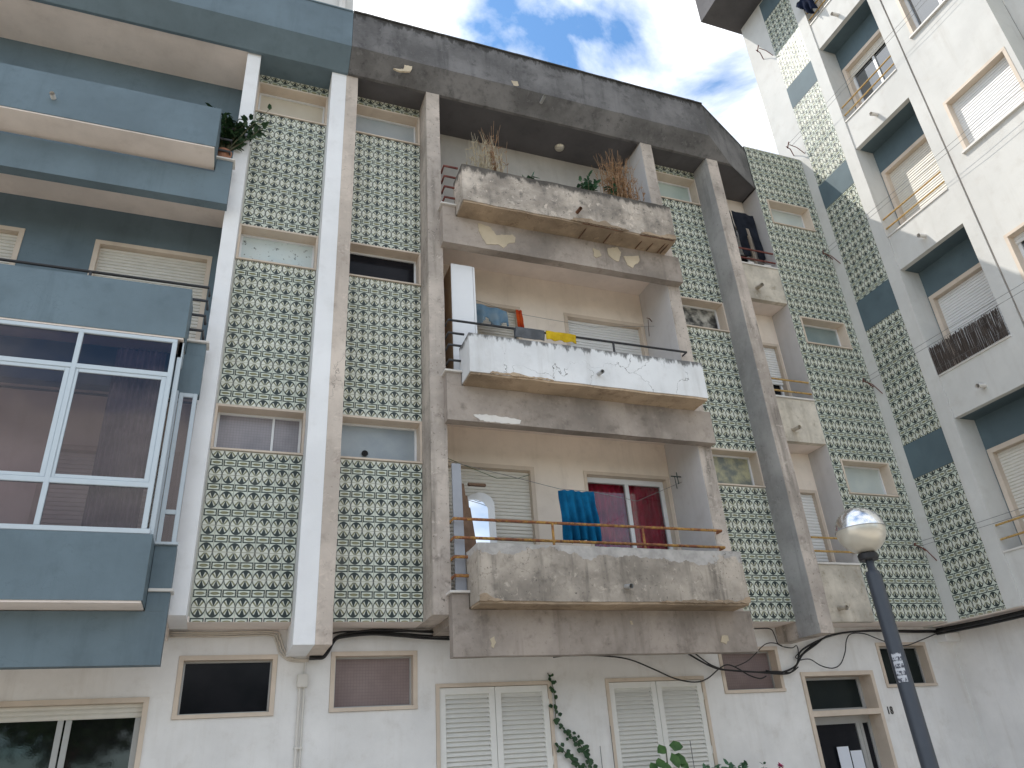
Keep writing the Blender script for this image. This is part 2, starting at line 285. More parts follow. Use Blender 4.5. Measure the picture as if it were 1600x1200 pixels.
# ------------------------------------------------------------------ mesh helpers
FRONT = lambda u, w, z: Vector((u, w, z))
RX = 10.48
RIGHT = lambda u, w, z: Vector((RX + w, -u, z))
def jit(p, amp, f=2.3):
    return p + noise.noise_vector(p*f)*amp + noise.noise_vector(p*f*4.1 + Vector((9, 3, 5)))*amp*0.45
class MB:
    def __init__(s, T=FRONT): s.v = []; s.f = []; s.T = T; s.uv = {}
    def add(s, vs, fs):
        b = len(s.v); s.v += vs; s.f += [tuple(i+b for i in f) for f in fs]; return b
    def box(s, u0, u1, w0, w1, z0, z1):
        T = s.T
        s.add([T(u, w, z) for z in (z0, z1) for w in (w0, w1) for u in (u0, u1)],
              [(0, 1, 5, 4), (1, 3, 7, 5), (3, 2, 6, 7), (2, 0, 4, 6), (4, 5, 7, 6), (2, 3, 1, 0)]); return s
    def gbox(s, u0, u1, w0, w1, z0, z1, step=0.14, amp=0.006):
        """box with subdivided, slightly uneven faces"""
        T = s.T; n = [max(1, min(60, int(round((b-a)/step)))) for a, b in ((u0, u1), (w0, w1), (z0, z1))]
        g = {}
        def P(i, j, k):
            if (i, j, k) not in g:
                p = T(u0+(u1-u0)*i/n[0], w0+(w1-w0)*j/n[1], z0+(z1-z0)*k/n[2])
                g[(i, j, k)] = len(s.v); s.v.append(jit(p, amp))
            return g[(i, j, k)]
        for i in range(n[0]):
            for k in range(n[2]):
                s.f.append((P(i, 0, k), P(i+1, 0, k), P(i+1, 0, k+1), P(i, 0, k+1))); s.f.append((P(i, n[1], k), P(i, n[1], k+1), P(i+1, n[1], k+1), P(i+1, n[1], k)))
            for j in range(n[1]):
                s.f.append((P(i, j, 0), P(i, j+1, 0), P(i+1, j+1, 0), P(i+1, j, 0))); s.f.append((P(i, j, n[2]), P(i+1, j, n[2]), P(i+1, j+1, n[2]), P(i, j+1, n[2])))
        for j in range(n[1]):
            for k in range(n[2]):
                s.f.append((P(0, j, k), P(0, j, k+1), P(0, j+1, k+1), P(0, j+1, k))); s.f.append((P(n[0], j, k), P(n[0], j+1, k), P(n[0], j+1, k+1), P(n[0], j, k+1)))
        return s
    def quad(s, a, b, c, d): s.add([s.T(*a), s.T(*b), s.T(*c), s.T(*d)], [(0, 1, 2, 3)]); return s
    def wall(s, u0, u1, z0, z1, w, depth, holes=()):
        """sheet with rectangular openings and their reveals"""
        us = sorted({u0, u1} | {min(max(h[k], u0), u1) for h in holes for k in (0, 1)}); zs = sorted({z0, z1} | {min(max(h[k], z0), z1) for h in holes for k in (2, 3)})
        for a, b in zip(us, us[1:]):
            for c, d in zip(zs, zs[1:]):
                m, n = (a+b)/2, (c+d)/2
                if not any(h[0] < m < h[1] and h[2] < n < h[3] for h in holes): s.quad((a, w, c), (b, w, c), (b, w, d), (a, w, d))
        for a, b, c, d in holes:
            e = w+depth
            s.quad((a, w, c), (a, e, c), (a, e, d), (a, w, d)); s.quad((b, w, c), (b, w, d), (b, e, d), (b, e, c))
            s.quad((a, w, d), (a, e, d), (b, e, d), (b, w, d)); s.quad((a, w, c), (b, w, c), (b, e, c), (a, e, c))
        return s
    def tube(s, pts, r, n=6, cap=True, world=False):
        P = [Vector(p) if world else s.T(*p) for p in pts]; rs = r if isinstance(r, (list, tuple)) else [r]*len(P); base = len(s.v)
        for i, p in enumerate(P):
            d = (P[min(i+1, len(P)-1)] - P[max(i-1, 0)]).normalized()
            a = d.orthogonal().normalized() if i == 0 else (pa - d*pa.dot(d)).normalized()
            pa = a; b = d.cross(a)
            for k in range(n):
                t = 2*math.pi*k/n; s.v.append(p + (a*math.cos(t) + b*math.sin(t))*rs[i])
        for i in range(len(P)-1):
            for k in range(n): s.f.append((base+i*n+k, base+i*n+(k+1) % n, base+(i+1)*n+(k+1) % n, base+(i+1)*n+k))
        if cap: s.f.append(tuple(base+k for k in reversed(range(n)))); s.f.append(tuple(base+(len(P)-1)*n+k for k in range(n)))
        return s
    def prism(s, poly, w0, w1):
        """polygon of (u, z) extruded from w0 to w1"""
        n = len(poly); s.add([s.T(u, w0, z) for u, z in poly] + [s.T(u, w1, z) for u, z in poly],
              [tuple(range(n)), tuple(range(2*n-1, n-1, -1))] + [(i, (i+1) % n, n+(i+1) % n, n+i) for i in range(n)]); return s
    def lathe(s, c, prof, n=28):
        base = len(s.v)
        for r, z in prof:
            for k in range(n): t = 2*math.pi*k/n; s.v.append(Vector(c) + Vector((r*math.cos(t), r*math.sin(t), z)))
        for i in range(len(prof)-1):
            for k in range(n): s.f.append((base+i*n+k, base+i*n+(k+1) % n, base+(i+1)*n+(k+1) % n, base+(i+1)*n+k))
        return s
    def leaf(s, p, d, nrm, L, Wd):
        d = d.normalized(); side = d.cross(nrm)
        if side.length < 1e-4: side = d.orthogonal()
        side.normalize(); n2 = side.cross(d)
        s.add([p, p+d*L*.35+side*Wd*.5-n2*L*.03, p+d*L*.35-side*Wd*.5-n2*L*.03, p+d*L*.4+n2*L*.05, p+d*L*.75+side*Wd*.36, p+d*L*.75-side*Wd*.36, p+d*L-n2*L*.1],
              [(0, 1, 3), (0, 3, 2), (1, 4, 3), (3, 5, 2), (3, 4, 6), (3, 6, 5)]); return s
    def build(s, name, mat, parent=None, smooth=False, bevel=0.0, label=None, kind=None):
        me = bpy.data.meshes.new(name); me.from_pydata(s.v, [], s.f); me.validate()
        bm = bmesh.new(); bm.from_mesh(me)
        if bevel: bmesh.ops.bevel(bm, geom=[e for e in bm.edges if len(e.link_faces) == 2 and e.calc_face_angle(0) > 0.5], offset=bevel, segments=2, affect='EDGES', clamp_overlap=True)
        bmesh.ops.recalc_face_normals(bm, faces=bm.faces[:])
        bm.to_mesh(me); bm.free()
        if smooth:
            for p in me.polygons: p.use_smooth = True
        me.materials.append(mat)
        return link(name, me, parent, label, kind)
def link(name, me, parent=None, label=None, kind=None):
    o = bpy.data.objects.new(name, me); COL.objects.link(o)
    if parent is not None:
        o.parent = parent; o.matrix_parent_inverse = WM[parent.name].inverted()
    WM[o.name] = WM[parent.name] if (parent is not None and me is not None) else Matrix.Identity(4)
    if parent is not None: WM[o.name] = Matrix.Identity(4)
    if label: o['label'] = label
    if kind: o['kind'] = kind
    return o
WM = {}
def thing(name, loc, label, cat, group=None):
    o = bpy.data.objects.new(name, None); COL.objects.link(o); o.location = loc; o.empty_display_size = 0.3
    WM[o.name] = Matrix.Translation(Vector(loc)); tag(o, label, cat, group); return o
def tag(o, label, cat, group=None):
    o['label'] = label; o['category'] = cat
    if group: o['group'] = group
    return o
def struct(o): o['kind'] = 'structure'; return o

# ------------------------------------------------------------------ ground
g = MB(); g.add([Vector((-600, -600, -0.15)), Vector((600, -600, -0.15)), Vector((600, 600, -0.15)), Vector((-600, 600, -0.15))], [(0, 1, 2, 3)])
struct(g.build('ground', GROUND))
struct(MB().box(-60, 30, -16, 0.47, -0.14, 0.0).build('pavement', PAVE))
struct(MB().box(-60, 30, -16.25, -16.004, -0.14, 0.004).build('kerb', SILL))

# ------------------------------------------------------------------ the three buildings
B1 = thing('apartment_building', (-3, 1, 0), 'slate blue and white apartment block with glazed balcony at the left', 'building')
B2 = thing('apartment_building', (5, 1, 0), 'run-down grey apartment block with stained balconies and green tile strips in the middle', 'building')
B3 = thing('apartment_building', (12, -3, 0), 'tall sunlit white apartment block at right angles on the right', 'building')

TP = 0.1526; ZB = 3.215
TILE_MESH = {}
def tile_mesh(w, h, v0, v1, par, ulo, uhi):
    key = (round(w, 3), round(h, 3), round(v0, 2), round(v1, 2), par, round(ulo, 2), round(uhi, 2))
    if key in TILE_MESH: return TILE_MESH[key]
    me = bpy.data.meshes.new('tile'); e = 0.0025; gq = 0.0018
    a, b = w/2-gq, h/2-gq
    vs = [(-a, .004, -b), (a, .004, -b), (a, .004, b), (-a, .004, b), (-a+e, -.004, -b+e), (a-e, -.004, -b+e), (a-e, -.004, b-e), (-a+e, -.004, b-e)]
    fs = [(4, 5, 6, 7), (0, 1, 5, 4), (1, 2, 6, 5), (2, 3, 7, 6), (3, 0, 4, 7)]
    me.from_pydata(vs, [], fs); uvl = me.uv_layers.new(name='UVMap')
    for poly in me.polygons:
        for li in poly.loop_indices:
            x, _, zz = vs[me.loops[li].vertex_index]
            tu = ulo + (uhi-ulo)*(x/w+.5); tv = v0 + (v1-v0)*(zz/h+.5)
            uvl.data[li].uv = (tu, tv if par == 0 else 1-tv)
    me.materials.append(TILE); TILE_MESH[key] = me
    return me
def tile_cells(T, u0, u1, z0, z1, holes, ustart=None, uw=TP):
    out = []; ustart = u0 if ustart is None else ustart
    i = 0
    while ustart + i*uw < u1 - 0.012:
        a, b = max(u0, ustart+i*uw), min(u1, ustart+(i+1)*uw); ul = (a-(ustart+i*uw))/uw; uh = (b-(ustart+i*uw))/uw; i += 1
        k = int(math.floor((z0-ZB)/TP + 1e-6))
        while ZB + k*TP < z1 - 0.008:
            c0 = ZB+k*TP; c, d = max(z0, c0), min(z1, c0+TP); par = k % 2; k += 1
            pieces = [(a, b, c, d)]
            for h in holes:
                nw = []
                for (p, q, r, s_) in pieces:
                    if h[1] <= p or h[0] >= q or h[3] <= r or h[2] >= s_: nw.append((p, q, r, s_)); continue
                    if s_ > h[3]: nw.append((p, q, h[3], s_))
                    if r < h[2]: nw.append((p, q, r, h[2]))
                    rr, ss = max(r, h[2]), min(s_, h[3])
                    if q > h[1]: nw.append((h[1], q, rr, ss))
                    if p < h[0]: nw.append((p, h[0], rr, ss))
                pieces = nw
            for (p, q, r, s_) in pieces:
                if q-p < 0.012 or s_-r < 0.012: continue
                um = ustart+(i-1)*uw
                out.append((T, p, q, r, s_, (r-c0)/TP, (s_-c0)/TP, par, (p-um)/uw, (q-um)/uw))
    return out
def place_tiles(cells, panels, building, limit=300):
    """nearest cells become separate tiles of their panel, the rest one mass"""
    items = []
    for pan, cl in zip(panels, cells):
        for c in cl:
            ctr = c[0]((c[1]+c[2])/2, 0.0, (c[3]+c[4])/2); items.append(((ctr-CAM).length, pan, c, ctr))
    items.sort(key=lambda x: x[0])
    rest_v, rest_f, rest_uv = [], [], []
    rnd = random.Random(3)
    for n, (dist, pan, c, ctr) in enumerate(items):
        T, p, q, r, s_, v0, v1, par, ul, uh = c
        me = tile_mesh(q-p, s_-r, v0, v1, par, ul, uh)
        rot = Matrix.Identity(4) if T is FRONT else Matrix.Rotation(-math.pi/2, 4, 'Z')
        rot = rot @ Matrix.Rotation(rnd.gauss(0, 0.006), 4, 'X') @ Matrix.Rotation(rnd.gauss(0, 0.006), 4, 'Z')
        mtx = Matrix.Translation(ctr + (T(0, rnd.uniform(-.0008, .0008), 0)-T(0, 0, 0))) @ rot
        if n < limit:
            o = link('tile', me, pan); o.matrix_local = o.matrix_parent_inverse.inverted() @ mtx if False else mtx
        else:
            b = len(rest_v); rest_v += [mtx @ v.co for v in me.vertices]
            for poly in me.polygons:
                rest_f.append(tuple(b+i for i in poly.vertices)); rest_uv += [me.uv_layers[0].data[li].uv[:] for li in poly.loop_indices]
    if rest_v:
        me = bpy.data.meshes.new('tile_field'); me.from_pydata(rest_v, [], rest_f); uvl = me.uv_layers.new(name='UVMap')
        for i, w in enumerate(rest_uv): uvl.data[i].uv = w
        me.materials.append(TILE); link('tile_field', me, building, kind='stuff')

def window(parent, u0, u1, z0, z1, pane, T=FRONT, w=0.0, depth=0.24, fw=0.028, split=None, frame=ALU, fwid=0.028, proud=0.014, sill=True, surround=MARBLE):
    """marble surround with deep reveals > casement frame, pane"""
    m = MB(T); i = 0.002
    a, b, c, d = u0+i, u1-i, z0+i, z1-i
    m.box(a, b, w-proud-(0.012 if sill else 0), w+depth, c, c+fw*0.8)
    m.box(a, b, w-proud, w+depth, d-fw, d)
    m.box(a, a+fw, w-proud+.002, w+depth, c+fw*0.8, d-fw); m.box(b-fw, b, w-proud+.002, w+depth, c+fw*0.8, d-fw)
    o = m.build('window', surround, parent)
    a, b, c, d = a+fw, b-fw, c+fw*.8, d-fw; p = w+depth-0.03; f = fwid
    if frame:
        m = MB(T); m.box(a, b, p-.03, p+.01, c, c+f).box(a, b, p-.03, p+.01, d-f, d).box(a, a+f, p-.029, p+.01, c+f, d-f).box(b-f, b, p-.029, p+.01, c+f, d-f)
        if split:
            for s_ in split: x = a+(b-a)*s_; m.box(x-f*.5, x+f*.5, p-.028, p+.009, c+f, d-f)
        m.build('casement_frame', frame, o)
    m = MB(T); m.box(a+f*.6, b-f*.6, p-.006, p, c+f*.6, d-f*.6); m.build('pane', pane, o)
    return o
def roller(parent, u0, u1, z0, z1, T, w, mat=ROLLER, pitch=0.05, name='roller_shutter'):
    m = MB(T); n = max(2, int((z1-z0)/pitch)); h = (z1-z0)/n
    for k in range(n):
        a = z0+k*h
        m.add([T(u0, w+.008, a), T(u1, w+.008, a), T(u0, w+.008, a+.004), T(u1, w+.008, a+.004), T(u0, w-.004, a+.010), T(u1, w-.004, a+.010), T(u0, w-.006, a+h*.5), T(u1, w-.006, a+h*.5), T(u0, w-.002, a+h-.004), T(u1, w-.002, a+h-.004), T(u0, w+.008, a+h), T(u1, w+.008, a+h)],
              [(i*2, i*2+1, i*2+3, i*2+2) for i in range(5)])
    return m.build(name, mat, parent)
def shutter_window(parent, u0, u1, z0, z1, T=FRONT, w=0.0, depth=0.13, mat=ROLLER, fw=0.06, down=1.0, pane=DARKG, surround=MARBLE):
    m = MB(T); m.box(u0, u1, w-.012, w+depth, z1-fw, z1).box(u0, u0+fw, w-.010, w+depth, z0, z1-fw).box(u1-fw, u1, w-.010, w+depth, z0, z1-fw)
    o = m.build('window', surround, parent)
    zc = z1-fw-(z1-fw-z0)*down
    roller(o, u0+fw, u1-fw, zc, z1-fw, T, w+depth-.03, mat)
    if down < 1:
        MB(T).box(u0+fw, u1-fw, w+depth+.02, w+depth+.03, z0, z1-fw).build('pane', pane, o)
        m = MB(T); p = w+depth
        for x in (u0+fw, (u0+u1)/2-.025, u1-fw-.05): m.box(x, x+.05, p-.01, p+.018, z0, zc+.05)
        m.build('casement_frame', ALU, o)
    return o
def rails(parent, paths, mat, r=0.016, name='rail', T=FRONT):
    for p in paths: MB(T).tube(p, r, 8).build(name, mat, parent)
def spout(parent, u, w, z, T=FRONT, mat=PVC, r=0.03, L=0.16):
    m = MB(T)
    n = 10; ring = []
    m.tube([(u, w+.02, z), (u, w-L, z-.025)], r, 10, cap=False); m.tube([(u, w+.02, z), (u, w-L, z-.025)], r*.75, 10, cap=False)
    return m.build('drain_spout', mat, parent, smooth=True)
def patch(parent, poly, w, T=FRONT, mat=PATCH, th=0.004):
    """ragged scab of bare plaster where the finish has come off"""
    pts = []
    rr = random.Random(int(poly[0][0]*1000))
    for (a, b), (c, d) in zip(poly, poly[1:]+poly[:1]):
        L = math.hypot(c-a, d-b); n = max(1, int(L/0.03))
        for k in range(n): t_ = k/n; pts.append((a+(c-a)*t_+rr.gauss(0, .005), b+(d-b)*t_+rr.gauss(0, .005)))
    return MB(T).prism(pts, w-th, w+.01).build('plaster_patch', mat, parent)

FLOORS = [(5.205, 5.812), (8.0, 8.605), (10.79, 11.43)]
# ---------------- shared facade column of tiles with three windows
def tile_column(parent, u0, u1, ztop, panes, splits, uw, ustart):
    holes = [(u0, u1, a, b) for a, b in FLOORS]
    pan = MB().wall(u0, u1, ZB, ztop, 0.004, 0.22, holes).build('tile_panel', GROUT, parent)
    for (a, b), pn, sp in zip(FLOORS, panes, splits): window(parent, u0, u1, a, b, pn, split=sp)
    return pan, tile_cells(FRONT, u0, u1, ZB, ztop, holes, ustart, uw)

# ================= building 2: grey block
ZR = 11.57
pan2, cells2 = tile_column(B2, 1.105, 2.205, 11.72, [FROST_B, DARKG, FROST_BL], [None]*3, 0.1505, 1.152)
pan3, cells3 = tile_column(B2, 6.41, 7.60, 11.72, [FROST_M, BROKEN, FROST_G], [None]*3, 0.1505, 6.41)
hol4 = [(9.24, 10.27, a, b) for a, b in ((5.21, 5.815), (8.027, 8.6), (10.745, 11.35))]
pan4 = MB().wall(9.05, 10.478, ZB, 12.72, 0.004, 0.22, hol4).build('tile_panel', GROUT, B2)
for h, pn in zip(hol4, (FROST, FROST_T, FROST)): window(B2, *h, pn)
cells4 = tile_cells(FRONT, 9.05, 10.478, ZB, 12.70, hol4)
place_tiles([cells2, cells3, cells4], [pan2, pan3, pan4], B2)

# fins
MB().gbox(0.925, 1.105, -0.40, 0.47, 2.912, ZR+.05).build('pillar', BEIGE_PIL, B2, bevel=0)
MB().gbox(2.205, 2.425, -0.45, 0.42, ZB, ZR+.06).build('fin', FIN, B2)
MB().gbox(6.19, 6.41, -0.45, 0.42, 3.0, ZR+.06).build('fin', FIN, B2)
MB().gbox(6.183, 6.188, -0.445, 0.395, 3.2, ZR-.01, amp=0).build('fin_lining', FIN_INNER, B2)
MB().gbox(7.60, 7.83, -0.45, 0.47, 2.985, ZR+.08).build('fin', FIN, B2)
MB().gbox(7.594, 7.599, -0.445, 0.0, 2.99, ZR+.02, amp=0).build('fin_lining', FIN_SIDE, B2)
# roof
m = MB(); x0 = 0.943
def diag(y): return 7.52 + (y+0.75)/0.75*1.51
prof = [(-0.75, 12.64), (-0.75, 11.84), (-0.45, ZR), (-0.40, ZR), (-0.40, ZR+.035)]
N = 44
rows = []
for (y, zz) in prof:
    xe = min(diag(y), 9.05)
    rows.append([jit(Vector((x0+(xe-x0)*i/N, y, zz)), 0.007 if i else 0) for i in range(N+1)])
for a, b in zip(rows, rows[1:]):
    base = m.add(a+b, []); 
    for i in range(N): m.f.append((base+i, base+i+1, base+N+2+i, base+N+1+i))
fas = m.build('roof_fascia', ROOFG, B2)
m = MB(); m.add([Vector((7.52, -.75, 12.64)), Vector((9.03, 0, 12.64)), Vector((9.03, 0, ZR)), Vector((8.12, -.45, ZR)), Vector((7.52, -.75, 11.84))], [(0, 1, 2, 3, 4)])
m.build('roof_fascia', ROOFG, B2)
m = MB(); zs = ZR+.03
m.add([Vector((x0, -.405, zs)), Vector((8.2, -.405, zs)), Vector((9.04, 0.0, zs)), Vector((9.04, .6, zs)), Vector((x0, .6, zs))], [(0, 1, 2, 3, 4)])
m.build('soffit', SOFF_D, B2)
m = MB(); m.add([Vector((x0, -.76, 12.645)), Vector((7.52, -.76, 12.645)), Vector((9.04, 0, 12.645)), Vector((9.04, 8, 12.645)), Vector((x0, 8, 12.645))], [(0, 1, 2, 3, 4)])
m.box(9.05, 10.47, 0.011, 8, 12.70, 12.735)
m.build('roof', ROOFG, B2)
m = MB()
xs = [x0+i*(7.52-x0)/40 for i in range(41)]
for a, b in zip(xs, xs[1:]): m.box(a, b, -.775, -.60, 12.64, 12.665+.008*noise.noise(Vector((a*3, 0, 0))))
m.build('roof_coping', ROOFG, B2)
patch(B2, [(1.61, 11.60), (1.77, 11.64), (1.79, 11.74), (1.91, 11.76), (1.91, 11.70), (1.87, 11.62), (1.71, 11.58)], -0.70, th=0.02)
patch(B2, [(3.61, 11.96), (3.72, 11.98), (3.75, 11.88), (3.64, 11.86)], -0.752)
spout(B2, 4.18, -0.66, 11.74, mat=ALU_G, r=.028, L=.16)
# body and ground floor
MB().box(0.95, 10.47, 0.9, 8, 0, 12.6).build('core', INNER, B2)
G2 = [(1.215, 2.245, 2.308, 2.965), (2.465, 3.97, 1.02, 2.58), (4.735, 6.24, 1.02, 2.585), (6.54, 7.56, 2.345, 2.957), (7.87, 9.20, 0.0, 2.596), (9.405, 10.41, 2.345, 2.99)]
MB().wall(0.94, 11.0, -0.1, ZB+.02, 0.48, 0.02, G2).build('ground_floor_wall', WHITE_G, B2)
MB().box(0.94, 11.3, 0.80, 0.82, -0.1, ZB).build('core', DARKIN, B2)
m = MB(); m.box(1.105, 2.205, 0.0, 0.479, ZB, ZB+.06).box(2.205, 2.40, 0.42, .479, ZB, ZB+.06).box(6.41, 7.60, 0.0, .479, ZB, ZB+.06).box(9.05, 10.478, .0, .479, ZB, ZB+.06)
m.build('overhang_soffit', SOFF_C, B2)
window(B2, *G2[0], MAUVE, w=0.48, depth=0.16, frame=ALU_G, fwid=.02, fw=.05)
window(B2, *G2[3], MAUVE, w=0.48, depth=0.2, frame=ALU_G, fwid=.02, fw=.05)
window(B2, *G2[5], DARKG2, w=0.48, depth=0.2, frame=ALU_G, fwid=.02, fw=.05)
# louvred shutters
SLAT = None
for (u0, u1, z0, z1) in (G2[1], G2[2]):
    fr = 0.045
    m = MB(); m.box(u0+.002, u1-.002, .462, .58, z1-fr, z1-.002).box(u0+.002, u0+fr, .464, .58, z0, z1-fr).box(u1-fr, u1-.002, .464, .58, z0, z1-fr).box(u0-.02, u1+.02, .43, .60, z0-.05, z0)
    m.build('window', MARBLE, B2)
    mid = (u0+u1)/2
    for a, b in ((u0+fr+.004, mid-.003), (mid+.003, u1-fr-.004)):
        st = 0.075; zt, zb_ = z1-fr-.006, z0+.01
        m = MB(); m.box(a, a+st, .485, .525, zb_, zt).box(b-st, b, .485, .525, zb_, zt).box(a+st, b-st, .486, .524, zt-st, zt).box(a+st, b-st, .486, .524, zb_, zb_+st).box(a+st, b-st, .548, .552, zb_, zt)
        leafo = m.build('shutter_leaf', LOUVRE, B2, bevel=.004)
        for hz in (zt-.25, zt-.9): MB().tube([(a-.004 if a < mid-.1 else b+.004, .48, hz), (a-.004 if a < mid-.1 else b+.004, .48, hz+.09)], .008, 6).build('hinge', LOUVRE, leafo)
        pitch = 0.050; n = int((zt-st-zb_-st)/pitch)
        if SLAT is None or abs(SLAT[0]-(b-a)) > .001:
            mm = MB(); L = b-a-2*st
            mm.add([Vector(v) for v in ((0, -.018, -.024), (L, -.018, -.024), (0, -.018, -.018), (L, -.018, -.018), (0, .016, .026), (L, .016, .026), (0, .016, .020), (L, .016, .020))],
                   [(0, 1, 3, 2), (2, 3, 5, 4), (4, 5, 7, 6), (6, 7, 1, 0), (0, 2, 4, 6), (1, 7, 5, 3)])
            me = bpy.data.meshes.new('slat'); me.from_pydata(mm.v, [], mm.f); me.materials.append(LOUVRE); SLAT = (b-a, me)
        for k in range(n):
            o = link('slat', SLAT[1], leafo); o.matrix_local = Matrix.Translation((a+st, .507, zb_+st+(k+.5)*(zt-st-zb_-st)/n + random.uniform(-.002, .002))) @ Matrix.Rotation(random.uniform(-.03, .03), 4, 'X')
# entrance door
u0, u1, z0, z1 = G2[4]
m = MB(); m.box(u0+.002, u1-.002, .455, .76, z1-.06, z1-.002).box(u0+.002, u0+.06, .457, .76, 0, z1-.06).box(u1-.06, u1-.002, .457, .76, 0, z1-.06).box(u0+.06, u1-.06, .455, .745, 2.0, 2.075)
door = m.build('door', MARBLE, B2)
d = .70
m = MB(); a, b = u0+.06, u1-.06
m.box(a, b, d, d+.04, 2.0-.10, 1.999).box(a, a+.07, d, d+.04, .02, 1.9).box(8.86, 8.93, d, d+.04, .02, 1.9).box(8.935, 8.99, d+.004, d+.04, .02, 1.9).box(b-.05, b, d, d+.04, .02, 1.9).box(a+.07, 8.86, d, d+.04, .02, .25)
m.box(a, b, d, d+.04, 2.077, 2.11).box(a, b, d, d+.04, 2.50, z1-.062).box(a, a+.03, d, d+.04, 2.11, 2.50).box(b-.06, b, d, d+.04, 2.11, 2.50)
m.build('door_frame', ALU_G, door, bevel=.003)
MB().box(a+.05, b-.05, d+.02, d+.025, .1, 1.92).build('pane', DARKG, door)
MB().box(a+.02, b-.05, d+.02, d+.025, 2.10, 2.51).build('pane', DARKG2, door)
MB().tube([(8.80, d-.05, .85), (8.80, d-.05, 1.25)], .012, 8).build('handle', ALU, door)
# house number
cu = bpy.data.curves.new('house_number', 'FONT'); cu.body = '18'; cu.size = 0.15; cu.extrude = 0.006; cu.space_character = 1.2
tmp = bpy.data.objects.new('tmp', cu); COL.objects.link(tmp)
dg = bpy.context.evaluated_depsgraph_get(); me = bpy.data.meshes.new_from_object(tmp.evaluated_get(dg)); bpy.data.objects.remove(tmp)
me.transform(Matrix.Translation((9.285, .474, 1.985)) @ Matrix.Rotation(math.pi/2, 4, 'X') @ Matrix.Diagonal((0.70, 1, 1, 1))); me.materials.clear(); me.materials.append(BLACKTXT)
link('house_number', me, B2, label='black house number 18 beside the entrance door')
MB().gbox(10.69, 10.99, .30, .479, 2.975, 3.10).build('beam_stub', WHITE_G, B2)

